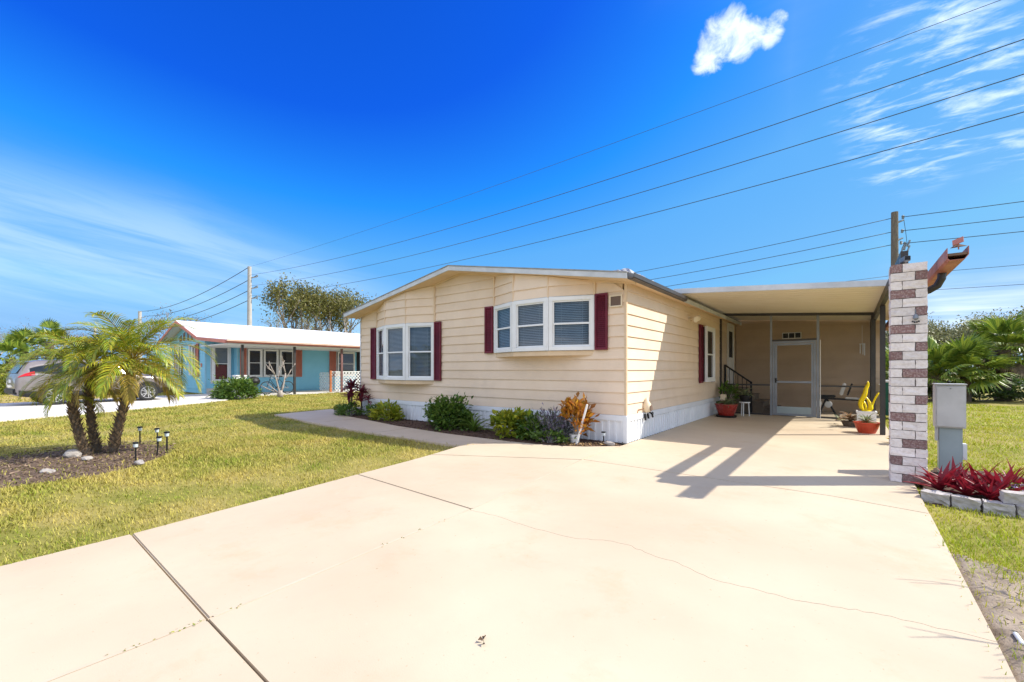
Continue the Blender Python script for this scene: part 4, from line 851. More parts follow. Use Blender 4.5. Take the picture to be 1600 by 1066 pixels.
# ----- pygmy date palms
def frond_mesh(L, rise, curve, n=44, ll=.26, seed=1, droop=.5, m=LPALM):
    r = random.Random(seed); rach = []; x = z = 0.; a = rise; N = 40; tang = []
    for i in range(N + 1):
        rach.append(Vector((x, 0, z))); tang.append(Vector((math.cos(a), 0, math.sin(a)))); x += math.cos(a) * L / N; z += math.sin(a) * L / N; a -= curve / N * (.5 + 1.0 * i / N)
    mb = MB(); mb.tube(rach[::4], [.010 - .0085 * i / (N / 4) for i in range(N // 4 + 1)], 5, 1)
    for i in range(n):
        t = .16 + .84 * i / (n - 1); k = min(N, int(t * N)); p = rach[k]; tg = tang[k]; nrm = Vector((-tg.z, 0, tg.x))
        l0 = ll * (.45 + .75 * math.sin(math.pi * min(1, .18 + t * .80))) * r.uniform(.85, 1.1)
        for sd in (-1, 1):
            d = (tg * (.55 + .55 * t) + Vector((0, sd, 0)) * (1.0 - .45 * t) + nrm * r.uniform(.10, .38)).normalized(); s = d.cross(nrm).normalized() * .0072
            q1 = p + d * l0 * .5; d2 = (d + Vector((0, 0, -1)) * droop * r.uniform(.6, 1.3)).normalized(); q2 = q1 + d2 * l0 * .5
            b = len(mb.v); mb.v += [tuple(p - s * .6), tuple(p + s * .6), tuple(q1 + s), tuple(q1 - s), tuple(q2)]; mb.f += [(b, b + 1, b + 2, b + 3), (b + 3, b + 2, b + 4)]; mb.m += [0, 0]
    me = mb.mesh("frond"); me.materials.append(m); me.materials.append(LPALMO); return me
FR_UP = [frond_mesh(1.15, 1.15, 1.7, seed=1), frond_mesh(1.05, 1.25, 1.5, seed=2)]
FR_MID = [frond_mesh(1.3, .80, 1.95, seed=3), frond_mesh(1.2, .65, 2.0, seed=4), frond_mesh(1.35, .70, 2.1, seed=5)]
FR_LOW = [frond_mesh(1.2, .25, 1.7, seed=6, droop=.6), frond_mesh(1.1, .05, 1.6, seed=7, droop=.6)]
FR_OLD = [frond_mesh(1.05, .0, 1.75, seed=8, droop=.8, m=LPALMO), frond_mesh(.95, -.25, 1.4, seed=9, droop=.8, m=LPALMO)]
def date_palm(label, base, path, rad, crown_s, nf, seed, az0=0.):
    o = thing("pygmy_date_palm", label, "palm tree", base, "pygmy date palms in the mulch bed"); r = random.Random(seed); path = [Vector(p) for p in path]
    # dense polyline
    pts = []
    for a, b in zip(path, path[1:]): pts += [a.lerp(b, t / 8) for t in range(8)]
    pts.append(path[-1]); n = len(pts)
    mb = MB(); mb.tube([Vector((pts[0].x, pts[0].y, -.06))] + pts, [rad * 1.45] + [rad * (1.35 if i < 3 else 1.0 + .15 * math.sin(i * 1.3)) for i in range(n)], 12)
    trunk = mb.build("trunk", BARK, o, local=True, smooth=True)
    sb = MB()      # old leaf bases
    for i in range(int(n * 6.5)):
        t = i / (n * 6.5); k = min(n - 2, int(t * (n - 1))); p = pts[k].lerp(pts[k + 1], t * (n - 1) - k); ang = i * 2.4; d = Vector((math.cos(ang), math.sin(ang), 0)); s = Vector((-d.y, d.x, 0))
        q = p + d * rad * .92; l = r.uniform(.035, .075); w = .022; tip = q + d * l * .75 + Vector((0, 0, l * .75))
        sb.add([q - s * w, q + s * w, q + Vector((0, 0, -.03)) + d * .012, tip], [(0, 1, 3), (1, 2, 3), (2, 0, 3)])
    sb.build("leaf_bases", mat("palm_boot", (.20, .13, .075), (.11, .075, .045), ns=20, rough=1, isl=((.30, .20, .11), .3)), trunk, local=True)
    top = pts[-1]
    for i in range(nf):
        t = i / nf; az = az0 + i * 2.399 + r.uniform(-.2, .2)
        me = r.choice(FR_UP if t < .22 else FR_MID if t < .60 else FR_LOW if t < .84 else FR_OLD); s = crown_s * r.uniform(.85, 1.1)
        obj("frond", me, None, o, True, loc=top + Vector((math.cos(az), math.sin(az), 0)) * rad * .5 + Vector((0, 0, .06 - .12 * t)), rot=(r.uniform(-.35, .35), r.uniform(-.1, .1), az), scale=(s, s, s))
    return o
date_palm("small date palm leaning toward the driveway with the widest crown", (-6.10, -5.74, 0), [(0, 0, 0), (.05, .04, .30), (.15, .12, .75), (.23, .18, 1.22), (.25, .20, 1.46)], .049, .95, 38, 3)
date_palm("small date palm standing upright behind the short leaning trunk", (-6.32, -5.88, 0), [(0, 0, 0), (-.06, -.05, .35), (-.10, -.08, .85), (-.09, -.06, 1.34)], .047, .86, 30, 5, .7)
date_palm("shortest date palm trunk leaning away from the driveway", (-6.14, -6.02, 0), [(0, 0, 0), (-.08, -.06, .25), (-.17, -.12, .6), (-.19, -.14, .92)], .050, .50, 11, 8, 2.6)

# ----- red oyster plants
REDM = [strap_leaf(.36, .05, 1.0, .5, .35), strap_leaf(.33, .055, .75, .4, .35), strap_leaf(.38, .045, 1.25, .5, .35)]
for m_ in REDM: m_.materials.append(LRED)
for k, (x, y, s, lab) in enumerate(((3.86, -.88, .95, "red spiky rosette leaning over the driveway beside the brick pillar"), (4.00, -.72, 1.0, "red spiky rosette in front of the cabinet's near edge"), (4.05, -.98, .9, "red spiky rosette right behind the first edging block"),
                                     (4.18, -.72, 1.0, "tallest red spiky rosette at the middle of the clump"), (4.30, -.86, 1.05, "red spiky rosette behind the third edging block"), (4.42, -.62, .9, "red spiky rosette at the lawn end of the clump"), (4.20, -1.04, .8, "small red rosette squeezed behind the second edging block"))):
    rosette("oyster_plant", lab, "plant", (x, y, .02), REDM, 22, "red oyster plants by the utility cabinet", tilt=(-.35, .6), sc=(.75 * s, 1.1 * s), seed=40 + k)
FLW = mat("pale_purple_petal", (.52, .38, .60), (.60, .50, .66), rough=.6)
o = thing("petunia", "low flowering plant with pale purple petals behind the edging blocks", "flower", (4.50, -.80, 0))
me_, C_ = shrub_mesh("foliage", 260, .22, .16, .16, .05, .03, LHEDGE, seed=22, z0=.01); obj("foliage", me_, None, o, True)
V, T = leaf_arrays(rng.normal(size=(60, 3)) * np.array([.13, .10, .01]) + np.array([0, 0, .15]), rng.normal(size=(60, 3)) + np.array([0, 0, .6]), .035, .035); obj("petals", np_mesh("petals", V, T, FLW), None, o, True)
def block(c, half, ang, label, seed):
    import bmesh
    r = random.Random(seed); bm = bmesh.new(); bmesh.ops.create_cube(bm, size=2); bmesh.ops.subdivide_edges(bm, edges=bm.edges[:], cuts=3, use_grid_fill=True)
    for v in bm.verts:
        v.co.x *= half[0]; v.co.y *= half[1]; v.co.z *= half[2]
        v.co += Vector((r.uniform(-.006, .006), r.uniform(-.012, .008), r.uniform(-.006, .005)))
        if abs(v.co.x) > half[0] * .9 and abs(v.co.z) > half[2] * .9: v.co.x *= .97
    me = bpy.data.meshes.new("edging_block"); bm.to_mesh(me); bm.free(); me.materials.append(STONE)
    return tag(obj("edging_block", me, None, loc=c, rot=(r.uniform(-.05, .05), r.uniform(-.03, .03), ang)), label, "edging block", "edging blocks round the red plants")
ang = R_(-14)
block((3.80, -1.19, .012), (.105, .055, .058), R_(-18), "edging block at the driveway end of the row", 1)
block((4.00, -1.245, .008), (.098, .052, .056), R_(-12), "second edging block from the driveway with lit top edge", 2)
block((4.205, -1.275, .006), (.100, .052, .055), R_(-4), "third edging block from the driveway, partly under the raised one", 3)
block((4.335, -1.23, .115), (.105, .055, .052), R_(4), "raised edging block stacked on top of the row", 4)
block((4.415, -1.275, .006), (.100, .052, .055), R_(4), "lowest edging block at the lawn end, under the raised block", 5)

# ----- utility pedestal
o = thing("utility_pedestal", "grey electrical meter cabinet on a blue grey pedestal behind the red plants", "meter cabinet", (4.10, .42, 0))
MB().box(4.005, 4.215, .38, .52, -.04, .60).build("pedestal", STEELB, o, bevel=.006)
MB().box(3.965, 4.24, .34, .54, .575, 1.11).build("cabinet", STEEL, o, bevel=.006)
MB().box(3.978, 4.230, .326, .339, .59, 1.09).build("cabinet_door", STEEL, o, bevel=.004)
MB().box(3.958, 4.247, .315, .547, 1.111, 1.125).build("cabinet_lid", STEEL, o, bevel=.003); MB().lathe([(.008, 0), (.008, .012)], 8, (4.10, .322, 1.065), axis='y').build("bolt", ALU, o)
MB().box(3.97, 4.00, .39, .43, .40, .575).build("conduit_bracket", STEEL, o); MB().box(4.217, 4.26, .42, .50, .18, .38).build("junction_box", WHITE, o, bevel=.005)

# ----- potted things under the carport
def pot(o, r0, r1, h, m, rim=.02, loc=(0, 0, 0)): return MB().lathe([(r0, 0), (r0 + (r1 - r0) * .6, h * .45), (r1, h - rim), (r1 + .015, h - rim), (r1 + .015, h), (r1 - .02, h), (r1 - .03, h - .04)], 22, loc).build("pot", m, o, local=True, smooth=False)
VARM = [strap_leaf(.34, .06, 1.1, 1.6), strap_leaf(.30, .055, .8, 1.5)]
for m_ in VARM: m_.materials.append(LVAR)
o = rosette("potted_plant", "variegated green and cream plant in a dark red pot by the steps", "potted plant", (.45, 5.75, 0), VARM, 46, tilt=(-.35, .45), rise=.30, seed=5)
pot(o, .19, .28, .31, POTRED, loc=(0, 0, .05)); MB().lathe([(.25, 0), (.27, .05), (.24, .05)], 20).build("saucer", BLACK, o, local=True)
o = rosette("potted_plant", "leafy plant on a white plant stand behind the dark red pot", "potted plant", (.80, 6.35, .40), VARM, 26, tilt=(-.3, .45), rise=.16, seed=6); pot(o, .09, .13, .17, BLACK)
o = thing("plant_stand", "small white plant stand beside the dark red pot", "stand", (.80, 6.35, 0)); MB().lathe([(.14, .37), (.14, .398)], 16).build("stand_top", WHITE, o, local=True)
for a in (.4, 2.5, 4.6): MB().tube([(.12 * math.cos(a), .12 * math.sin(a), 0), (.10 * math.cos(a), .10 * math.sin(a), .37)], .013, 8).build("leg", WHITE, o, local=True)
shrub("potted_plant", "tall dark leafed plant in a grey pot against the screen post", "potted plant", (.32, 6.55, .30), 230, .26, .58, .14, .05, LGREEN, seed=31, z0=.1)
o = thing("flower_pot", "grey pot holding the tall dark leafed plant", "pot", (.32, 6.55, 0)); pot(o, .11, .16, .32, STEEL)
o = thing("lantern", "small cream box lantern behind the variegated plant", "lantern", (.30, 6.12, .0)); MB().box(-.07, .07, -.07, .07, .42, .60).build("shade", IVORY, o, local=True, bevel=.01); MB().box(-.05, .05, -.05, .05, 0, .42).build("base", BLACK, o, local=True)
SUCM = [strap_leaf(.24, .035, .9, 1.0), strap_leaf(.22, .03, .5, .8)]
for m_ in SUCM: m_.materials.append(LVAR)
o = rosette("potted_plant", "spiky pale succulent in a bright red bowl pot beside the carport post", "potted plant", (3.40, 4.25, 0), SUCM, 44, tilt=(-.6, .4), rise=.2, seed=8); pot(o, .14, .21, .22, TERRA)
BRM = [strap_leaf(.34, .05, .9, 1.5), strap_leaf(.3, .045, .5, 1.3)]
for m_ in BRM: m_.materials.append(LPINK)
rosette("potted_plant", "pinkish brown bromeliad behind the bright red bowl pot", "potted plant", (3.13, 5.35, .10), BRM, 30, tilt=(-.5, .4), rise=.02, seed=9)
o = thing("flower_pot", "low clay dish under the pinkish bromeliad", "pot", (3.13, 5.35, 0)); pot(o, .12, .16, .12, BARK)
rosette("potted_plant", "small green rosette plant beside the pinkish bromeliad", "potted plant", (2.92, 5.75, .03), SUCM, 20, tilt=(-.4, .4), sc=(.6, .9), rise=.05, seed=10)
o = thing("planter_box", "white rectangular planter under the yellow flame ornament", "planter", (3.42, 5.35, 0)); MB().box(-.17, .17, -.14, .14, 0, .36).box(-.185, .185, -.155, .155, .33, .37).build("box", WHITE, o, local=True, bevel=.008)
MB().box(-.15, .15, -.12, .12, .36, .375).build("soil", MULCH, o, local=True)
o = thing("yellow_ornament", "twisting yellow flame shaped ornament standing in the white planter", "ornament", (3.42, 5.30, .36))
def blade(pts, ws, nm):
    mb = MB(); v = []
    for (x, y, z), w in zip(pts, ws): v += [(x - w, y, z), (x, y - w * .5, z), (x + w, y, z), (x, y + w * .5, z)]
    n = len(pts); f = [(4 * i + j, 4 * i + (j + 1) % 4, 4 * i + 4 + (j + 1) % 4, 4 * i + 4 + j) for i in range(n - 1) for j in range(4)] + [(3, 2, 1, 0), tuple(range(4 * n - 4, 4 * n))]
    mb.add(v, f); mb.build(nm, YELLOW, o, local=True, smooth=True)
blade([(-.05, 0, 0), (-.09, .01, .08), (-.105, .02, .16), (-.085, .0, .25), (-.045, -.02, .34), (-.02, -.01, .42), (-.01, .01, .50), (.015, .02, .57), (.03, .0, .63), (.025, 0, .69)], [.03, .042, .046, .050, .050, .044, .040, .036, .024, .004], "flame_blade")
blade([(-.03, 0, 0), (-.005, -.01, .07), (-.02, -.01, .15), (-.045, 0, .23)], [.034, .026, .022, .018], "flame_blade")
blade([(.05, 0, 0), (.075, .01, .07), (.075, .0, .14), (.05, -.01, .21), (.02, 0, .28), (.0, .01, .33)], [.04, .046, .040, .032, .022, .006], "flame_blade")
blade([(.07, 0, .04), (.10, .01, .13), (.125, .01, .22), (.155, 0, .31), (.19, 0, .39), (.21, 0, .43)], [.022, .018, .017, .020, .022, .012], "flame_blade")
MB().lathe([(.10, 0), (.09, .025), (.05, .04)], 14).build("ornament_foot", YELLOW, o, local=True)
o = shrub("croton_shrub", "little yellow leafed plant at the driveway edge behind the brick pillar", "shrub", (3.86, 2.9, -.03), 198, .12, .34, .12, .05, mat("yellow_leaf", (.62, .46, .02), (.5, .4, .02), rough=.4, transl=.3), seed=14)
# exercise bench
o = thing("exercise_bench", "black metal exercise bench with white cushions inside the screen room", "bench", (3.0, 7.75, 0))
MB().bar((2.45, 7.75, .50), (3.55, 7.75, .47), .05, .05).build("main_beam", BLACK, o)
MB().tube([(2.6, 7.75, .48), (2.45, 7.5, .02)], .025, 8).tube([(2.6, 7.75, .48), (2.45, 8.0, .02)], .025, 8).tube([(2.62, 7.75, .48), (2.85, 7.5, .02)], .025, 8).build("front_legs", BLACK, o)
MB().tube([(3.4, 7.75, .46), (3.5, 7.5, .02)], .025, 8).tube([(3.4, 7.75, .46), (3.5, 8.0, .02)], .025, 8).build("rear_legs", BLACK, o)
MB().obox((2.62, 7.75, .56), (.20, 0, .0), (0, .15, 0), (0, 0, .035)).build("seat", BLACK, o, bevel=.02)
MB().obox((2.98, 7.75, .76), (.045, 0, .16), (0, .14, 0), (-.04, 0, .015)).build("back_cushion", WHITE, o, bevel=.02)
MB().tube([(3.08, 7.62, .60), (3.18, 7.6, .92)], .02, 8).tube([(3.08, 7.88, .60), (3.18, 7.9, .92)], .02, 8).build("back_support", BLACK, o)
for x, z_ in ((2.42, .34), (2.66, .33)): MB().lathe([(.03, -.14), (.085, -.13), (.085, .13), (.03, .14)], 16, (x, 7.75, z_), axis='y').build("foam_roller", WHITE, o, smooth=False)
MB().obox((3.25, 7.75, .515), (.22, 0, -.005), (0, .12, 0), (0, 0, .02)).build("seat_pad", STEEL, o, bevel=.01)
o = thing("wind_chime", "white tube wind chime hanging at the back wall of the screen room", "wind chime", (3.42, 9.1, 1.7)); MB().lathe([(.07, 0), (.07, .015)], 14, (3.42, 9.1, 2.05)).tube([(3.42, 9.1, 2.06), (3.42, 9.1, 2.6)], .004, 5).build("disc", WHITE, o)
for k in range(5): MB().tube([(3.42 + .055 * math.cos(k * 1.257), 9.1 + .055 * math.sin(k * 1.257), 2.045), (3.42 + .055 * math.cos(k * 1.257), 9.1 + .055 * math.sin(k * 1.257), 1.72 + .03 * k)], .011, 8).build("chime_tube", WHITE, o)
GREENB = mat("green_bin", (.01, .10, .065), (.008, .085, .055), rough=.5)
o = thing("wheelie_bin", "dark green wheeled bin with pale lid behind the carport posts", "bin", (4.12, 8.6, 0)); MB().add([(-.22, -.24, .04), (.22, -.24, .04), (.22, .24, .04), (-.22, .24, .04), (-.28, -.3, .95), (.28, -.3, .95), (.28, .3, .95), (-.28, .3, .95)], [(3, 2, 1, 0), (4, 5, 6, 7), (0, 1, 5, 4), (1, 2, 6, 5), (2, 3, 7, 6), (3, 0, 4, 7)]).build("bin_body", GREENB, o, local=True, bevel=.02)
MB().box(-.30, .30, -.32, .32, .952, 1.01).build("lid", WHITE, o, local=True, bevel=.02); [MB().lathe([(.10, -.02), (.10, .02)], 14, (sx * .24, .27, .10), axis='x').build("wheel", RUBBER, o, local=True) for sx in (-1, 1)]

# ----- small things on the ground
LF = mat("dead_leaf", (.09, .05, .025), (.16, .10, .05), ns=30, rough=.8)
V, T = leaf_arrays([(1.70, -5.72, .006), (1.72, -5.70, .006), (1.735, -5.715, .006)], [(.8, .3, .25), (-.3, .9, .2), (.7, -.5, .5)], .034, .022, .5, .2); tag(obj("dead_leaf", np_mesh("dead_leaf", V, T, LF), None), "curled brown dead leaf lying on the open driveway", "leaf")
o = MB().tube([(3.755, -4.02, -.012), (3.758, -4.13, -.012)], .010, 10).build("pipe_stub", WHITE); tag(o, "short white plastic pipe lying on the sandy strip", "pipe")

# ================================================================= BLUE HOUSE
bh = thing("blue_house", "sky blue lap sided house with white metal roof and salmon trim", "house", (-27, 8, 0))
def lap(name, org, e, n, s0, s1, z0, z1, m, parent, pitch=.13, topf=None):
    org, e, n = Vector(org), Vector(e), Vector(n); mb = MB(); z = z0
    while z < z1 - .01:
        zb = min(z + pitch, z1); 
        if topf: a0, b0 = topf(z); a1, b1 = topf(zb)
        else: a0, b0, a1, b1 = s0, s1, s0, s1
        P = lambda s, zz, o: org + e * s + n * o + Vector((0, 0, zz))
        mb.add([P(a0, z, .024), P(b0, z, .024), P(b1, zb, .004), P(a1, zb, .004), P(a0, z, -.02), P(b0, z, -.02)], [(0, 1, 2, 3), (4, 5, 1, 0)]); z = zb
    return mb.build(name, m, parent)
GX0, GX1, GR = -30.6, -24.0, -27.3
def groof(x): return 4.13 - .31 * abs(x - GR)
w_front = MB().extr([(GX0, 1.0, .0), (GX1 - .3, 1.0, .0), (GX1 - .3, 1.0, groof(GX1 - .3) - .12), (GR, 1.0, groof(GR) - .12), (GX0, 1.0, groof(GX0) - .12)], (0, .1, 0)).build("gable_wall", BLUEP, bh)
gt_ = groof(GR) - .12
def gtop(z):
    e0 = groof(GX1 - .3) - .12
    if z <= e0: return GX0, GX1 - .3
    d = (gt_ - z) / .31; return max(GX0, GR - d), min(GX1 - .3, GR + d)
lap("gable_siding", (0, .998, 0), (1, 0, 0), (0, -1, 0), 0, 0, .25, gt_ - .02, BLUEP, bh, .15, gtop)
w_side = MB().box(-24.4, -24.3, 1.0, 2.33, 0, 3.0).build("front_room_wall", BLUEP, bh); lap("front_room_siding", (-24.298, 0, 0), (0, 1, 0), (1, 0, 0), 1.0, 2.33, .3, 2.9, BLUEP, bh, .15)
MB().box(-24.3, -23.72, 2.33, 2.42, 0, 2.85).build("return_wall", BLUEP, bh)
w_porch = MB().box(-23.8, -23.72, 2.42, 22, 0, 2.85).build("porch_wall", BLUEP, bh); lap("porch_siding", (-23.718, 0, 0), (0, 1, 0), (1, 0, 0), 2.33, 22, .1, 2.85, BLUEP, bh, .15)
MB().box(-24.33, -24.26, .96, 1.03, 0, 3.0).box(-23.75, -23.69, 2.31, 2.36, 0, 2.85).build("corner_trim", mat("pale_blue_trim", (.30, .58, .74), rough=.5), bh)
MB().box(GX0, -24.35, 1.1, 1.3, -.1, .3).box(-24.36, -24.27, 1.02, 2.3, 0, .28).build("footing", PALEC, bh)
# gable windows
for (a, b) in ((-26.55, -25.62), (-28.98, -28.05)):
    win = MB().box(a - .02, b + .02, .975, .99, .95, 2.72).build("gable_window", WHITE, bh)
    mid = (a + b) / 2
    window(win, (0, .885, 0), (1, 0, 0), (0, -1, 0), a, mid, .98, 2.70, .05); window(win, (0, .885, 0), (1, 0, 0), (0, -1, 0), mid + .01, b, .98, 2.70, .05)
for (a, b) in ((-25.55, -25.2), (-29.4, -29.05)): shutter(bh, (0, .97, 0), (1, 0, 0), (0, -1, 0), a, b, .9, 2.75, SALMON)
for sg in (-1, 1):
    pts = [(GR + sg * x, z) for x, z in ((.10, 2.92), (.62, 2.92), (.62, 3.48), (.10, 3.62))]; pts2 = [(GR + sg * x, z) for x, z in ((.70, 2.92), (1.30, 2.92), (1.30, 3.28), (.70, 3.44))]
    for pp in (pts, pts2):
        fr = MB().extr([(x, .975, z) for x, z in pp], (0, -.03, 0)).build("transom_frame", BLUEP, bh)
        cx = sum(p[0] for p in pp) / 4; czz = sum(p[1] for p in pp) / 4
        MB().extr([(cx + (x - cx) * .8, .944, czz + (z - czz) * .78) for x, z in pp], (0, -.004, 0)).build("transom_pane", mat("reflective_pane", (.10, .10, .10), (.22, .15, .13), ns=2.5, rough=.1, spec=.8), fr)
MB().box(-24.95, -24.75, .955, .975, 1.45, 1.65).build("wall_plaque", SALMON, bh)
# front room window and porch windows
fwn = MB().box(-24.295, -24.275, 1.22, 2.20, .55, 2.70).build("front_room_window", WHITE, bh); window(fwn, (-24.19, 0, 0), (0, 1, 0), (1, 0, 0), 1.25, 2.17, .6, 2.66, .14)
MB().box(-24.262, -24.256, 1.40, 2.02, 1.62, 2.50).build("pale_blind", BLIND, fwn)
MB().box(-24.262, -24.256, 1.43, 1.99, .78, 1.55).build("red_curtain", mat("red_curtain", (.25, .03, .03), rough=.9), fwn)
pw = MB().box(-23.70, -23.69, 2.78, 5.42, .86, 2.52).build("porch_window", WHITE, bh)
for a, b in ((2.82, 3.56), (3.66, 4.46), (4.56, 5.38)): window(pw, (-23.60, 0, 0), (0, 1, 0), (1, 0, 0), a, b, .9, 2.48, .07)
pw2 = MB().box(-23.70, -23.69, 8.2, 9.55, .86, 2.52).build("rear_porch_window", WHITE, bh); window(pw2, (-23.60, 0, 0), (0, 1, 0), (1, 0, 0), 8.24, 9.5, .9, 2.48, .07)
MB().box(-23.70, -23.67, 9.7, 11.5, .1, 2.7).build("dark_panel", DARKROOM, bh)  # flat near-black panel on the porch wall
for a, b in ((2.44, 2.76), (5.46, 5.90), (7.70, 8.15), ): shutter(bh, (-23.69, 0, 0), (0, 1, 0), (1, 0, 0), a, b, .86, 2.54, SALMON)
# roof: main gable, porch lean-to
YF, YB = .45, 22.5; PEX, PEZ = -19.75, 2.66; gx = -23.75; ze = groof(gx)
MB().extr([(GR, YF, groof(GR)), (gx, YF, ze), (gx, YF, ze - .04), (GR, YF, groof(GR) - .04)], (0, YB - YF, 0)).build("roof_plane", ROOFW, bh)
MB().extr([(GR, YF, groof(GR)), (GX0 - .4, YF, groof(GX0 - .4)), (GX0 - .4, YF, groof(GX0 - .4) - .04), (GR, YF, groof(GR) - .04)], (0, YB - YF, 0)).build("roof_plane", ROOFW, bh)
pr_ = MB().extr([(gx + .002, YF + .02, ze - .003), (PEX, YF + .02, PEZ + .06), (PEX, YF + .02, PEZ + .02), (gx + .002, YF + .02, ze - .05)], (0, YB - YF, 0)).build("porch_roof", ROOFW, bh)
for p, q in (((GR, groof(GR)), (gx, ze)), ((GR, groof(GR)), (GX0 - .4, groof(GX0 - .4))), ((gx + .004, ze), (PEX, PEZ + .06))):
    MB().extr([(p[0], YF - .03, p[1] - .02), (q[0], YF - .03, q[1] - .02), (q[0], YF - .03, q[1] - .18), (p[0], YF - .03, p[1] - .18)], (0, .028, 0)).build("rake_board", SALMON, bh)
MB().box(PEX, PEX + .02, YF, YB, PEZ - .10, PEZ + .055).build("eave_board", SALMON, bh)
MB().extr([(PEX + .024, YF, PEZ + .06), (PEX + .024, YF, PEZ - .02), (PEX + .10, YF, PEZ - .02), (PEX + .115, YF, PEZ + .06)], (0, YB - YF, 0)).build("eave_gutter", mat("pink_cream_gutter", (.72, .50, .40), (.66, .44, .34), rough=.5), bh)
for k in range(26):
    y_ = YF + .3 + k * .84; MB().extr([(GR + .02, y_, groof(GR) + .002), (gx, y_, ze + .002), (gx, y_, ze + .014), (GR + .02, y_, groof(GR) + .014)], (0, .03, 0)).build("roof_rib", ROOFW, bh)
MB().box(-23.7, PEX - .05, YF + .1, YB, PEZ - .15, PEZ - .11).build("porch_ceiling", WHITE, bh)
for (y_, m_) in ((1.25, BRONZE), (3.75, BRONZE), (6.45, mat("brown_post", (.20, .10, .09), rough=.6)), (9.3, BRONZE)): MB().box(-20.13, -20.03, y_ - .05, y_ + .05, 0, PEZ - .12).build("porch_post", m_, bh)
# lattice fence on the porch
lat = thing("lattice_fence", "white diagonal lattice screen at the end of the blue porch", "fence", (-20.4, 8, 0))
mb = MB(); X_ = -20.45; y0, y1, z0, z1 = 6.0, 10.6, .06, 1.15
def latt(mb, P, s0, s1, z0, z1, pitch=.20, w=.040):
    h = z1 - z0; s = s0 - h
    while s < s1:
        for sg in (1, -1):
            a0, a1 = (s, s + h) if sg > 0 else (s + h, s); t0 = t1 = None
            lo_, hi_ = 0., 1.
            d = a1 - a0
            for lim_, gt2 in ((s0, True), (s1, False)):
                t = (lim_ - a0) / d
                if (d > 0) == gt2: lo_ = max(lo_, t)
                else: hi_ = min(hi_, t)
            if hi_ > lo_ + .02:
                o_ = .006 * sg; mb.add([P(a0 + d * lo_ - w * .7, z0 + h * lo_, o_), P(a0 + d * lo_ + w * .7, z0 + h * lo_, o_), P(a0 + d * hi_ + w * .7, z0 + h * hi_, o_), P(a0 + d * hi_ - w * .7, z0 + h * hi_, o_)], [(0, 1, 2, 3)])
        s += pitch
latt(mb, lambda s, z, o: Vector((X_ + o, s, z)), y0, y1, z0, z1); mb.build("lattice_panel", WHITE, lat)
mb = MB(); latt(mb, lambda s, z, o: Vector((s, 5.98 + o, z)), -21.7, X_, z0, z1); mb.build("lattice_panel", WHITE, lat)
MB().box(X_ - .05, X_ + .05, 5.93, 6.03, 0, 1.25).build("lattice_post", ORANGEW, lat); MB().box(X_ - .02, X_ + .02, y0, y1, z1, z1 + .05).build("top_rail", WHITE, lat)
# bicycle leaning on the porch
bk = thing("bicycle", "blue black bicycle leaning on the porch wall of the blue house", "bicycle", (-20.9, 3.4, 0))
def bp(s, z, o=0): return (-20.9 + o, 2.70 + s, z)
for s in (0, 1.06):
    wh = MB().torus(bp(s, .345), .325, .022, 'x', 28, 6).build("wheel", RUBBER, bk)
    mb = MB(); [mb.tube([bp(s, .345), bp(s + .31 * math.cos(a * .524), .345 + .31 * math.sin(a * .524))], .003, 4) for a in range(12)]; mb.build("spokes", ALU, wh); MB().lathe([(.03, -.04), (.03, .04)], 10, bp(s, .345), axis='x').build("hub", ALU, wh)
fb = MB(); BBk = mat("dark_blue_frame", (.02, .05, .09), rough=.35)
for a, b in (((0, .345), (.20, .92)), ((.16, .80), (.50, .30)), ((.17, .86), (.62, .80)), ((.50, .30), (.64, .90)), ((.50, .30), (1.06, .345)), ((.62, .80), (1.06, .345))): fb.tube([bp(*a), bp(*b)], .019, 8)
fb.build("frame", BBk, bk); MB().tube([bp(.14, 1.02, -.28), bp(.20, .98, 0), bp(.14, 1.02, .28)], .013, 6).tube([bp(.2, .90), bp(.2, .98)], .015, 6).build("handlebar", BLACK, bk)
MB().obox(bp(.66, .94), (0, .13, 0), (.05, 0, 0), (0, 0, .028)).build("saddle", BLACK, bk, bevel=.015); MB().torus(bp(.5, .30, .04), .09, .012, 'x', 18, 5).build("chainring", BLACK, bk)
for sg in (-1, 1): MB().obox(bp(.5 + .15 * sg, .30 + .06 * sg, .09 * sg), (.05, 0, 0), (0, .04, 0), (0, 0, .012)).build("pedal", BLACK, bk)
# barbecue grill and white box on the porch
o = thing("barbecue_grill", "dark round barbecue grill on the blue house porch", "grill", (-20.85, 2.05, 0)); MB().lathe([(.05, .45), (.24, .55), (.30, .68), (.29, .74), (.22, .88), (.06, .95)], 18).build("kettle", BLACK, o, local=True, smooth=True)
for a in (.3, 2.4, 4.5): MB().tube([(.22 * math.cos(a), .22 * math.sin(a), .56), (.34 * math.cos(a), .34 * math.sin(a), 0)], .014, 6).build("leg", BLACK, o, local=True)
MB().lathe([(.16, .20), (.16, .23)], 14).build("ash_pan", STEEL, o, local=True)
o = thing("storage_box", "white upright storage box behind the leafy bush at the blue house", "box", (-20.7, 1.35, 0)); MB().box(-.22, .22, -.24, .24, 0, .98).build("box_body", WHITE, o, local=True, bevel=.015); MB().box(-.24, .24, -.26, .26, .982, 1.03).build("lid", WHITE, o, local=True, bevel=.01)
shrub("green_bush", "rounded glossy green bush at the corner of the blue house porch", "shrub", (-18.9, .55, -.03), 3300, .92, .92, .16, .075, LGREEN, ry=.85, clumps=46, seed=50, spread=.16)
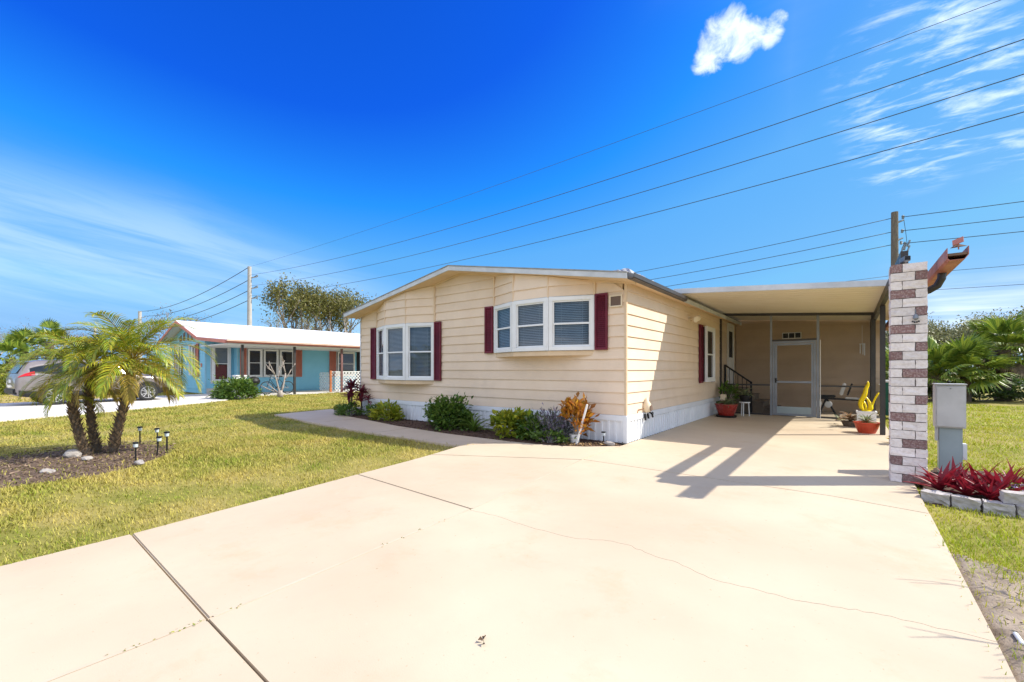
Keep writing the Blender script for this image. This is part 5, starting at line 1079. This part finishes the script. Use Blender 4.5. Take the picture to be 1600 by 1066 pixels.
# bare frangipani
def branch(mb, p, d, L, r, depth, rnd, tips, spread=.55, ratio=.72, seg=3, nb=2, upb=.15, sides=6):
    pts = [Vector(p)]; d = Vector(d).normalized(); rr = [r]
    for i in range(seg):
        d = (d + Vector((rnd.gauss(0, .12), rnd.gauss(0, .12), rnd.gauss(0, .08) + upb * .3))).normalized(); pts.append(pts[-1] + d * L / seg); rr.append(r * (1 - .30 * (i + 1) / seg))
    mb.tube(pts, rr, max(4, sides - (0 if r > .05 else 1)), cap=True)
    if depth == 0: tips.append((pts[-1], d)); return
    n = nb + (1 if rnd.random() < .4 else 0)
    for i in range(n):
        ax = Vector((rnd.gauss(0, 1), rnd.gauss(0, 1), rnd.gauss(0, .6))); nd_ = (d + ax.normalized() * spread * rnd.uniform(.7, 1.4) + Vector((0, 0, upb))).normalized()
        branch(mb, pts[-1] if i < 2 else pts[-2], nd_, L * ratio * rnd.uniform(.8, 1.15), r * .62, depth - 1, rnd, tips, spread, ratio, seg, nb, upb, sides)
fr_ = thing("frangipani_tree", "bare pale frangipani tree in front of the blue porch", "tree", (-18.6, 2.35, 0)); tips = []
for k, (dx, dy, L) in enumerate(((-.25, -.25, .95), (.15, .35, 1.05), (-.9, -.95, 1.0), (-.45, -.75, .9))):
    mb = MB(); branch(mb, (.02 * k, .02 * k, .12), (dx, dy, .95 if k < 2 else .45), L, .046 if k < 2 else .028, 2 if k < 2 else 0, random.Random(60 + k), tips, .5, .55, 3, 2, .1); mb.build("branch", GREYBARK, fr_, local=True, smooth=True)
MB().tube([(0, 0, -.05), (.02, 0, .16), (.02, .02, .3)], [.16, .12, .08], 10).build("trunk", GREYBARK, fr_, local=True, smooth=True)

# ================================================================= SUV
hd = Vector((-.085, .996, 0)).normalized(); rtv = Vector((hd.y, -hd.x, 0)); rw = Vector((-19.96, -5.04, 0)); cc = rw - rtv * .86 + hd * 1.36
suv = thing("parked_car", "silver sport utility car parked on the pale concrete driveway", "car", tuple(cc + Vector((0, 0, .005))), rz=math.atan2(hd.y, hd.x))
ST = [(-2.33, .50, .80, .84, .70, .62), (-2.31, .42, .95, 1.04, .84, .74), (-2.24, .36, 1.05, 1.20, .895, .78), (-2.10, .33, 1.09, 1.46, .912, .74), (-1.95, .32, 1.10, 1.585, .918, .70), (-1.75, .31, 1.10, 1.64, .92, .69), (-1.0, .30, 1.07, 1.685, .922, .70), (0, .29, 1.03, 1.685, .922, .70), (.45, .29, 1.01, 1.63, .922, .69), (.95, .29, 1.0, 1.36, .922, .70), (1.32, .30, 1.0, 1.12, .92, .76), (1.8, .32, .96, 1.04, .905, .78), (2.12, .36, .86, .97, .86, .74), (2.28, .42, .72, .86, .74, .62), (2.33, .5, .62, .72, .6, .5)]
def stv(x): return [float(np.interp(x, [s[0] for s in ST], [s[i] for s in ST])) for i in range(1, 6)]
def side(x, t):
    zl, zb, zt_, w, wt = stv(x); return (w - (w - wt) * (max(t, 0.0) ** 1.25) * .92, zb + (zt_ - .05 - zb) * t)
mb = MB(); rings = []; xs = sorted(set([s[0] for s in ST] + list(np.linspace(-2.2, 2.2, 24))))
for x in xs:
    zl, zb, zt_, w, wt = stv(x)
    half = [(0, zl), (w * .82, zl), (w * .97, zl + .10), (w, zl + .28 if zl + .28 < zb - .1 else (zl + zb) / 2), (w * .995, zb - .06), (w * .985, zb)] + [side(x, t) for t in (.35, .7, .92)] + [(wt * .88, zt_ - .012), (wt * .5, zt_ + .005), (0, zt_ + .012)]
    ring = [(x, -y_, z) for y_, z in half] + [(x, y_, z) for y_, z in half[-2:0:-1]]; rings.append(ring)
nr = len(rings[0]); v = [p for r_ in rings for p in r_]; f = [(i * nr + j, i * nr + (j + 1) % nr, (i + 1) * nr + (j + 1) % nr, (i + 1) * nr + j) for i in range(len(rings) - 1) for j in range(nr)] + [tuple(range(nr)), tuple(range((len(rings) - 1) * nr, len(rings) * nr))]
mb.add(v, f).build("body", CARP, suv, smooth=True, local=True)
for sg in (-1, 1):
    def wq(x0, x1, t0a, t1a, t0b, t1b, nm, m, off=.008, n=8):
        mb = MB(); vv = []
        for i in range(n + 1):
            x = x0 + (x1 - x0) * i / n; u = i / n
            for t in (t0a + (t0b - t0a) * u, (t0a + t1a) / 2 + ((t0b + t1b) / 2 - (t0a + t1a) / 2) * u, t1a + (t1b - t1a) * u): y_, z = side(x, t); vv.append((x, sg * (y_ + off), z))
        mb.add(vv, [(3 * i + j, 3 * i + 3 + j, 3 * i + 4 + j, 3 * i + 1 + j) for i in range(n) for j in range(2)]); return mb.build(nm, m, suv, smooth=True, local=True)
    wq(-1.98, -1.10, .30, .55, .08, .88, "side_window", CARGLASS); wq(-1.05, -.15, .07, .89, .07, .90, "side_window", CARGLASS); wq(-.08, .92, .07, .90, .10, .80, "side_window", CARGLASS)
    wq(-1.98, -1.10, .26, .6, .04, .92, "window_trim", BLACK, .005); wq(-1.10, .98, .03, .93, .05, .84, "window_trim", BLACK, .005)
    wq(-1.95, .98, .0, .035, .0, .035, "belt_moulding", CHROME, .012, 16)
    wq(-2.26, -1.86, -.12, .16, -.02, .30, "tail_light", TAIL, .012)
    wq(2.0, 2.24, -.3, .3, -.6, .1, "headlight", CHROME, .010)
    mb = MB(); vv = []
    for i in range(25):
        x = -2.25 + 4.5 * i / 24; zl, zb, zt_, w, wt = stv(x); vv += [(x, sg * (w * .97 + .006), zl - .01), (x, sg * (w + .012), zl + .10), (x, sg * (w + .008), zl + .20)]
    mb.add(vv, [(3 * i + j, 3 * i + 3 + j, 3 * i + 4 + j, 3 * i + 1 + j) for i in range(24) for j in range(2)]).build("sill_cladding", BLACK, suv, local=True)
    for wx in (-1.36, 1.36):
        mb = MB(); n = 22; vv = []
        for i in range(n + 1):
            a_ = math.pi * (-.06 + 1.12 * i / n)
            for r_, o_ in ((0., .016), (.40, .016), (.455, .010)): vv.append((wx + r_ * math.cos(a_), sg * (.92 + o_), .36 + r_ * math.sin(a_)))
        mb.add(vv, [(3 * i + j, 3 * i + 3 + j, 3 * i + 4 + j, 3 * i + 1 + j) for i in range(n) for j in range(2)]).build("wheel_arch", BLACK, suv, local=True)
        wl = MB().lathe([(.20, -.11), (.30, -.11), (.352, -.085), (.36, 0), (.352, .085), (.30, .11), (.235, .105), (.235, .06), (.05, .06)], 30, (wx, sg * .845, .355), axis='y').build("wheel", RUBBER, suv, local=True, smooth=False)
        rm = MB().torus((wx, sg * .945, .355), .235, .016, 'y', 30, 6)
        for k in range(10):
            a_ = (k // 2) * 2 * math.pi / 5 + (.17 if k % 2 else -.17); rm.bar((wx + .04 * math.cos(a_), sg * .952, .355 + .04 * math.sin(a_)), (wx + .23 * math.cos(a_ * 1 + (.05 if k % 2 else -.05)), sg * .945, .355 + .23 * math.sin(a_ + (.05 if k % 2 else -.05))), .030, .02, up=(0, 1, 0))
        rm.lathe([(.055, -.01), (.055, .012), (.03, .02)], 14, (wx, sg * .95, .355), axis='y'); rm.build("rim", RIM, wl, local=True)
    MB().tube([(-1.75, sg * .60, 1.69), (-1.6, sg * .60, 1.735), (.2, sg * .60, 1.735), (.4, sg * .60, 1.68)], .018, 6).build("roof_rail", BLACK, suv, local=True)
    MB().obox((.62, sg * 1.0, 1.06), (.06, 0, 0), (0, .09, 0), (0, 0, .06)).build("wing_mirror", CARP, suv, local=True, bevel=.03)
    for x_ in (-1.0, .0): MB().obox((x_ + .12, sg * .93, .93), (.09, 0, 0), (0, .012, 0), (0, 0, .013)).build("door_handle", CHROME, suv, local=True)
    for x_ in (-1.08, -.12, .95): MB().box(x_ - .004, x_ + .004, sg * .926 - .004, sg * .926 + .001, .52, .98).build("door_seam", BLACK, suv, local=True)
MB().add([(-2.285, -.68, 1.17), (-2.285, .68, 1.17), (-2.055, .62, 1.555), (-2.055, -.62, 1.555)], [(0, 1, 2, 3)]).build("rear_window", CARGLASS, suv, local=True)
MB().obox((-2.06, 0, 1.60), (.10, 0, .02), (0, .60, 0), (0, 0, .014)).build("rear_spoiler", CARP, suv, local=True, bevel=.01)
MB().obox((-2.31, 0, .52), (.06, 0, 0), (0, .80, 0), (0, 0, .10)).build("rear_bumper", BLACK, suv, local=True, bevel=.03)
MB().obox((-2.335, 0, .88), (.006, 0, 0), (0, .16, 0), (0, 0, .06)).build("number_plate", WHITE, suv, local=True)
MB().add([(.98, -.66, 1.32), (.98, .66, 1.32), (.50, .62, 1.615), (.50, -.62, 1.615)], [(0, 1, 2, 3)]).build("windscreen", CARGLASS, suv, local=True)

# lawn ornament beyond the car
o = thing("bird_ornament", "white and blue bird shaped lawn ornament behind the parked car", "ornament", (-23.4, -6.6, -.04))
def egg(c, s, m, nm):
    import bmesh
    bm = bmesh.new(); bmesh.ops.create_uvsphere(bm, u_segments=14, v_segments=9, radius=1)
    for v_ in bm.verts: v_.co = Vector((v_.co.x * s[0] * (1 - .25 * v_.co.x), v_.co.y * s[1], v_.co.z * s[2])) + Vector(c)
    me = bpy.data.meshes.new(nm); bm.to_mesh(me); bm.free(); me.materials.append(m); me.polygons.foreach_set("use_smooth", [True] * len(me.polygons)); return obj(nm, me, None, o, True)
egg((0, 0, .62), (.42, .16, .12), WHITE, "bird_body"); MB().tube([(-.32, 0, .66), (-.44, 0, .78), (-.42, 0, .90), (-.50, 0, .92), (-.62, 0, .88)], [.06, .04, .045, .04, .008], 8).build("neck", WHITE, o, local=True, smooth=True)
for dy in (-.06, .06): MB().tube([(.05, dy, .55), (.08, dy, .0)], .02, 6).build("leg", mat("blue_plastic", (.06, .30, .55), rough=.4), o, local=True)
MB().obox((.08, 0, .08), (.14, 0, 0), (0, .12, 0), (0, 0, .06)).build("base", mat("blue_plastic", (.06, .30, .55)), o, local=True, bevel=.03)

# ================================================================= TREES
def leaf_tree(name, label, loc, h, tr, depth, L0, m, n_per, leafL, leafW, seed, group=None, spread=.55, upb=.18, sp=.45, barkm=GREYBARK, trunk_h=.3, ratio=.74, cat="tree"):
    o = thing(name, label, cat, loc, group); mb = MB(); tips = []; rnd = random.Random(seed)
    mb.tube([(0, 0, -.1), (.05, .02, h * trunk_h * .5), (0, .05, h * trunk_h)], [tr * 1.3, tr, tr * .85], 9)
    for k in range(4):
        a_ = k * 1.57 + rnd.uniform(-.5, .5); branch(mb, (0, .05, h * trunk_h * (.85 + .05 * k)), (math.cos(a_) * .8, math.sin(a_) * .8, .9), L0, tr * .6, depth, rnd, tips, spread, ratio, 3, 2, upb)
    zmax = max(t[0].z for t in tips); 
    mb.build("trunk", barkm, o, local=True, smooth=True); r = np.random.default_rng(seed)
    C = np.array([t[0] for t in tips]); k = len(C); P = np.repeat(C, n_per, 0) + r.normal(size=(k * n_per, 3)) * sp; D = r.normal(size=(len(P), 3)); D[:, 2] += .3
    V, T = leaf_arrays(P, D, r.uniform(.6, 1.3, len(P)) * leafL, r.uniform(.6, 1.3, len(P)) * leafW); obj("crown", np_mesh("crown", V, T, m), None, o, True)
    o.scale = (h / zmax,) * 3; return o
leaf_tree("shade_tree", "sparse tree with twin crown behind the white metal roof", (-42.3, 14.4, 0), 9.6, .30, 4, 2.5, LOLIVE, 60, .26, .14, 71, "trees behind the blue house", sp=.50, upb=.30, spread=.42)
leaf_tree("shade_tree", "broader sparse tree nearer the tan house roof edge", (-38.5, 17.6, 0), 9.2, .30, 4, 2.4, LOLIVE, 60, .26, .14, 75, "trees behind the blue house", sp=.50, upb=.28, spread=.45)
leaf_tree("shade_tree", "low twiggy tree top between utility pole and sparse trees", (-50, 18, 0), 8.2, .25, 4, 2.2, LOLIVE, 14, .2, .1, 77, "trees behind the blue house", sp=.45)
leaf_tree("shade_tree", "brownish thin tree top behind the blue gable", (-46, 5.5, 0), 6.6, .22, 4, 2.0, mat("brown_leaf", (.16, .10, .05), (.10, .075, .04), rough=.7, isl=((.2, .15, .08),)), 14, .2, .09, 78, "trees behind the blue house", sp=.4)
for k, (x, y, h, lab) in enumerate(((-60, -6, 5.6, "bare greyish tree at the far hedge nearest the picture edge"), (-57, -1.5, 5.4, "bare greyish tree beside the tall fan palms"), (-62, 2, 5.2, "bare greyish tree behind the date palm fronds"))):
    leaf_tree("bare_tree", lab, (x, y, 0), h, .2, 4, 1.9, mat("grey_twig_leaf", (.17, .13, .11), (.12, .10, .085), rough=.8), 10, .16, .05, 80 + k, "bare grey trees far left", sp=.4)
for k, (x, y, h, lab) in enumerate(((10.5, 55, 6.2, "pale feathery oak seen just past the brick pillar"), (15.0, 52, 5.7, "wide oak with open limbs behind the fan palms"), (21.5, 58, 6.4, "oak rising at the picture's edge behind the palm"), (6.5, 60, 6.4, "oak mostly hidden behind the brick pillar"), (18.2, 64, 6.6, "low rounded oak between the open limbed oak and the edge oak"))):
    leaf_tree("oak_tree", lab, (x, y, 0), h, .35, 4, 2.4, LOAK, 95, .36, .18, 90 + k, "oaks across the road", sp=.72, upb=.06, spread=.62, barkm=BARK)
# ----- fan palms
def fan_mesh(R, pet, n=22, seed=1, sweep=2.6, m=LSABAL):
    r = random.Random(seed); mb = MB(); mb.tube([(0, 0, 0), (pet * .5, 0, .04), (pet, 0, 0)], [.018, .012, .009], 5, 1)
    for i in range(n):
        a_ = -sweep / 2 + sweep * i / (n - 1); d = Vector((math.cos(a_), math.sin(a_), .10 * math.cos(a_ * 2))).normalized(); s = Vector((-d.y, d.x, 0)); l = R * (1 - .22 * abs(a_) / (sweep / 2)) * r.uniform(.9, 1.06); w = R * .045
        p = Vector((pet, 0, 0)); q = p + d * l * .6; t = q + (d + Vector((0, 0, -.45 - .5 * r.random()))).normalized() * l * .4
        b = len(mb.v); mb.v += [tuple(p - s * .004), tuple(p + s * .004), tuple(q + s * w + Vector((0, 0, .012))), tuple(q), tuple(q - s * w + Vector((0, 0, .012))), tuple(t)]; mb.f += [(b, b + 3, b + 4), (b, b + 1, b + 2, b + 3), (b + 3, b + 2, b + 5), (b + 4, b + 3, b + 5)]; mb.m += [0] * 4
    me = mb.mesh("fan_leaf"); me.materials.append(m); me.materials.append(LHEDGE); return me
FANS = [fan_mesh(.85, .75, 18, seed=1), fan_mesh(.75, .9, 17, seed=2), fan_mesh(.9, .6, 20, seed=3)]
FANOLD = [fan_mesh(.7, .7, 18, 4, 2.0, mat("dead_frond", (.20, .15, .09), (.12, .09, .06), rough=.9, isl=((.26, .2, .13),)))]
def fan_palm(name, label, loc, th, tr, nf, s, seed, group=None, lo=-.9, old=4):
    o = thing(name, label, "palm tree", loc, group); r = random.Random(seed)
    mb = MB(); mb.tube([(0, 0, -.1), (.03, 0, th * .4), (0, .03, th)], [tr * 1.25, tr, tr * 1.1], 10)
    for i in range(int(max(th, .3) * 40)):
        a_ = i * 2.4; z = (i + .5) / (max(th, .3) * 40) * th; d = Vector((math.cos(a_), math.sin(a_), 0)); sv2 = Vector((-d.y, d.x, 0)); q = d * tr * .95 + Vector((0, 0, z)); mb.add([q - sv2 * .045, q + sv2 * .045, q + d * .10 + Vector((0, 0, .22)) + sv2 * .02], [(0, 1, 2)])
    mb.build("trunk", BARK, o, local=True)
    for i in range(nf):
        t = i / nf; el = 1.35 - (1.35 - lo) * t + r.uniform(-.15, .15); az = i * 2.399 + r.uniform(-.2, .2); k = s * r.uniform(.8, 1.12)
        obj("fan_leaf", r.choice(FANOLD) if i >= nf - old else r.choice(FANS), None, o, True, loc=(0, 0, th - .1 + .15 * (1 - t)), rot=(r.uniform(-.5, .5), -el, az), scale=(k, k, k))
    return o
fan_palm("fan_palm", "shaggy cabbage palm with dead skirt standing on the lawn edge", (8.35, 20.4, 0), 2.15, .22, 40, 1.12, 1, "fan palms along the right lawn", old=7)
fan_palm("fan_palm", "cabbage palm at the picture's edge beside the shaggy one", (10.6, 21.2, 0), 2.3, .22, 38, 1.15, 2, "fan palms along the right lawn", old=6)
fan_palm("saw_palmetto", "bushy palmetto just past the brick pillar", (6.1, 18.6, 0), 1.0, .15, 34, 1.15, 3, "palmettos along the right lawn", lo=-.3, old=2)
fan_palm("saw_palmetto", "bright bushy palmetto between brick pillar and shaggy palm", (7.0, 18.9, 0), 1.15, .15, 34, 1.12, 4, "palmettos along the right lawn", lo=-.35, old=2)
fan_palm("saw_palmetto", "palmetto glimpsed through the carport posts", (4.9, 20.3, 0), .8, .15, 26, 1.1, 5, "palmettos along the right lawn", lo=-.3, old=2)
fan_palm("saw_palmetto", "palmetto behind the one glimpsed through the carport posts", (4.2, 23, 0), 1.2, .15, 26, 1.2, 6, "palmettos along the right lawn", lo=-.3, old=2)
for k, (x, y, lab) in enumerate(((7.6, 19.6, "low dark shrub at the foot of the shaggy palm"), (9.0, 19.9, "low dark shrub beyond the utility cabinet"), (6.4, 19.6, "low dark shrub under the bushy palmettos"), (10.3, 20.6, "low dark shrub at the edge palm's foot"))):
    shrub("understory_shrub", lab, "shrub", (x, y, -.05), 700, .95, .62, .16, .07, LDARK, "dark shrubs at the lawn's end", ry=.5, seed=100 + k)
for k, (x, y, lab) in enumerate(((5.6, 23.5, "tall green shrub behind the bushy palmettos"), (8.0, 24.5, "tall green shrub behind the shaggy palm"), (10.6, 25.5, "tall green shrub behind the edge palm"), (12.8, 25.0, "tall green shrub at the picture's edge past the palms"))):
    shrub("tall_shrub", lab, "shrub", (x, y, -.05), 1500, 1.5, 2.5, .24, .10, LGREEN, "tall shrubs behind the palmettos", ry=1.0, clumps=34, seed=150 + k)
fan_palm("fan_palm", "tall cabbage palm rising above the hedge behind the parked car", (-41.0, -3.3, 0), 3.2, .2, 26, 1.0, 11, "fan palms far left", old=2)
fan_palm("fan_palm", "shorter cabbage palm beside the tall one above the hedge", (-42.2, -4.4, 0), 2.8, .2, 24, .95, 12, "fan palms far left", old=2)
fan_palm("fan_palm", "dark low cabbage palm in the hedge left of the parked car", (-38.5, -5.2, 0), 1.9, .2, 24, .95, 13, "fan palms far left", old=2)
for k, (x, y, rx, h, lab) in enumerate(((-35.6, -7.2, 1.7, 3.3, "tall lime green bamboo like shrub at the picture's edge"), (-33.4, -4.9, 1.8, 2.0, "lime green hedge shrub directly behind the car's tail"), (-34.6, -3.0, 1.9, 2.6, "lime green hedge shrub above the car roof"), (-35.5, -.6, 2.0, 2.7, "lime green hedge shrub behind the date palm crown"), (-36.5, 2.0, 2.0, 2.5, "lime green hedge shrub beside the blue gable"), (-31.8, -8.0, 1.2, 1.6, "low bright shrub by the bird ornament"))):
    shrub("hedge_shrub", lab, "shrub", (x, y, -.05), 1900, rx, h, .30, .085, LHEDGE, "lime hedge behind the car", ry=rx * .8, clumps=44, spread=.13, seed=120 + k, droop=.4)
o = tag(MB().add([(-34, -14, -.03), (-20.4, -12.6, -.03), (-22.7, -6.4, -.03), (-23.9, -1.3, -.03), (-30, -2, -.03)], [(0, 1, 2, 3, 4)]).build("sandy_yard", mat("tan_yard", (.52, .36, .20), (.44, .32, .18), ns=1.2, rough=1, bump=.4)), "tan sandy yard behind the parked car", "yard", kind="structure")
# bare sapling on the sandy strip, outside the frame; its twigs shade the driveway edge
o = thing("bare_sapling", "bare twiggy sapling on the sandy strip casting thin shadows on the driveway", "sapling", (4.85, -3.15, 0)); tips = []; mb = MB()
mb.tube([(0, 0, -.05), (.02, 0, .5), (0, .02, .85)], [.02, .016, .013], 7)
for k in range(3): branch(mb, (0, .01, .55 + .12 * k), (math.cos(k * 2.1), math.sin(k * 2.1), 1.0), .38, .010, 2, random.Random(200 + k), tips, .5, .75, 3, 2, .1)
mb.build("trunk", BARK, o, local=True)

# ================================================================= POLES AND LINES
def pole(name, label, loc, h, r0, r1, m, arms=(), group=None, rz=0):
    o = thing(name, label, "utility pole", loc, group, rz); MB().tube([(0, 0, -.2), (0, 0, h)], [r0, r1], 12).build("shaft", m, o, local=True, smooth=False)
    for z, l in arms:
        a_ = MB().bar((0, 0, z - .15), (l, 0, z), .10, .12).build("crossarm", m, o, local=True); MB().lathe([(.07, -.25), (.11, -.2), (.07, -.14), (.11, -.08), (.06, 0)], 8, (l, 0, z + .28)).build("insulator", INSUL, a_, local=True)
    return o
PL = (-62.5, 17.7); PA = math.atan2(ca_ := math.sin(R_(37.9)), math.cos(R_(37.9)))
TZ = (14.2, 12.7, 11.3)
pole("utility_pole", "tall grey concrete transmission pole behind the white metal roof", (PL[0], PL[1], 0), 15.6, .34, .24, CONCP, [(z, 1.1) for z in TZ], "transmission poles in a line", PA)
pole("utility_pole", "second transmission pole farther along the line above the date palm", (-134, 20.3, 0), 15.6, .5, .35, CONCP, [(z, 1.3) for z in TZ], "transmission poles in a line", PA)
pole("utility_pole", "farthest thin transmission pole low on the horizon", (-195, 21, 0), 15.6, .5, .35, CONCP, [(z, 1.3) for z in TZ], "transmission poles in a line", PA)
def cable(label, pts, r, group):
    o = MB().tube(pts, r, 6).build("power_line", WIRE, smooth=True); return tag(o, label, "power line", group)
Rv = Vector((math.cos(R_(37.9)), math.sin(R_(37.9)), 0)); Fv = Vector((-math.sin(R_(37.9)), math.cos(R_(37.9)), 0)); C0 = Vector((3.1, -7.25, 0))
def spot(r, d, z): return C0 + Rv * r + Fv * d + Vector((0, 0, z))
off = 1.1
for (z0, zq, ze_, lab, rr) in ((15.6, 14.25, 14.3, "topmost thin static wire crossing the sky from the tall grey pole", .010), (14.45, 12.3, 12.65, "second power line from the top crossing the sky", .017), (12.95, 11.0, 11.45, "third power line from the top crossing the sky", .017), (11.55, 9.7, 10.15, "lowest of the four long power lines crossing the sky", .017)):
    # quadratic through s=0, .79, .98
    A = np.array([[.79, .79 ** 2], [.98, .98 ** 2]]); b_, c_ = np.linalg.solve(A, np.array([zq - z0, ze_ - z0])); pts = []
    for i in range(41):
        s = 1.35 * i / 40; pts.append(spot(-36.4 + 55 * s + (1.1 if rr > .02 else 0) * (1 - s), 60 - 46 * s, z0 + b_ * s + c_ * s * s))
    cable(lab, pts, rr, "transmission wires overhead")
for z, lab in ((15.6, "static wire beyond the tall grey pole toward the second pole"), (14.45, "upper conductor beyond the tall grey pole toward the second pole"), (12.95, "middle conductor beyond the tall grey pole toward the second pole"), (11.55, "lowest conductor beyond the tall grey pole toward the second pole")):
    pts = []
    for i in range(17):
        s = i / 16; x = PL[0] + (-134 - PL[0]) * s; y = PL[1] + (20.3 - PL[1]) * s; pts.append((x + (.86 if z < 15 else 0), y + (.67 if z < 15 else 0), z - 6.0 * s * (1 - s)))
    cable(lab, pts, .045, "transmission wires beyond the pole")
# wooden distribution pole behind the brick pillar
wp_ = pole("utility_pole", "wooden utility pole with hardware rising behind the brick pillar", (5.13, 24.75, 0), 10.05, .19, .155, WOODP)
hw = [(9.62, .50), (8.62, .44)]
for z, l in hw: MB().tube([(5.13, 24.75, z - .12), tuple(Vector((5.13, 24.75, z - .12)) + Rv * l * .4), tuple(Vector((5.13, 24.75, z)) + Rv * l)], [.05, .06, .045], 8).build("bracket", INSUL, wp_)
for z, l in ((9.78, .46), (9.0, .42), (8.35, .36)): MB().lathe([(.03, 0), (.075, .05), (.045, .10), (.075, .15), (.03, .2)], 10, tuple(Vector((5.13, 24.75, z - .1)) + Rv * l)).build("insulator", INSUL, wp_)
for k, (dx, z) in enumerate(((.34, 7.75), (.52, 7.95), (.70, 7.85), (.60, 7.55), (.45, 8.05), (.72, 8.15))):
    p_ = Vector((5.13, 24.75, z)) + Rv * dx; MB().tube([p_, p_ + Vector((0, 0, .18)) + Rv * .07, p_ + Vector((0, 0, .34)) + Rv * .12], [.05, .04, .05], 7).build("fuse_cutout", INSUL, wp_)
MB().bar(Vector((5.13, 24.75, 7.6)), Vector((5.13, 24.75, 7.9)) + Rv * .75, .06, .08).build("arm", INSUL, wp_)
MB().tube([Vector((5.13, 24.75, 7.5)) + Rv * .48, Vector((5.13, 24.75, 6.2)) + Rv * .38, Vector((5.13, 24.75, 5.0)) + Rv * .25], .05, 6).build("riser", INSUL, wp_)
MB().tube([Vector((5.13, 24.75, 9.7)) + Rv * .5, Vector((5.13, 24.75, 8.9)) + Rv * .62, Vector((5.13, 24.75, 8.2)) + Rv * .7], .012, 5).build("jumper", WIRE, wp_)
bz = (9.75, 8.98, 8.27)
E2 = Vector((-.77, .64, 0))   # (right, forward) components of the line's run
for k, z in enumerate(bz):
    nm = ("top", "middle", "bottom")[k]
    st_ = Vector((5.13, 24.75, z)); dv = (Rv * -.77 + Fv * .64).normalized(); pts = [st_ + Rv * .0 + dv * (45 * s) + Vector((0, 0, -3.6 * s * (1 - s) - .2 * s)) for s in np.linspace(0, 1, 20)]
    cable(f"{nm} wire running from the wooden pole behind the tan roof", pts, .018, "wires on the wooden pole")
    st2 = st_ + Rv * (.42 - .04 * k) + Vector((0, 0, .03)); pts = [st2 - dv * (45 * s) + Vector((0, 0, -2.6 * s * (1 - s))) for s in np.linspace(0, 1, 20)]
    cable(f"{nm} wire running from the wooden pole past the brick pillar", pts, .018, "wires on the wooden pole")
for z, lab in ((6.55, "low thin telephone wire passing behind the gutter end"), (5.6, "lowest faint telephone wire above the oaks")):
    pts = [Vector((5.13, 24.75, z)) - dv * (45 * s) + Vector((0, 0, -1.6 * s * (1 - s))) for s in np.linspace(0, 1, 14)]
    cable(lab, pts, .012, "telephone wires on the wooden pole")
pts = [Vector((5.13, 24.75, 6.55)) + dv * (45 * s) + Vector((0, 0, -1.6 * s * (1 - s))) for s in np.linspace(0, 1, 14)]; cable("thin telephone wire leaving the wooden pole over the carport", pts, .012, "telephone wires on the wooden pole")
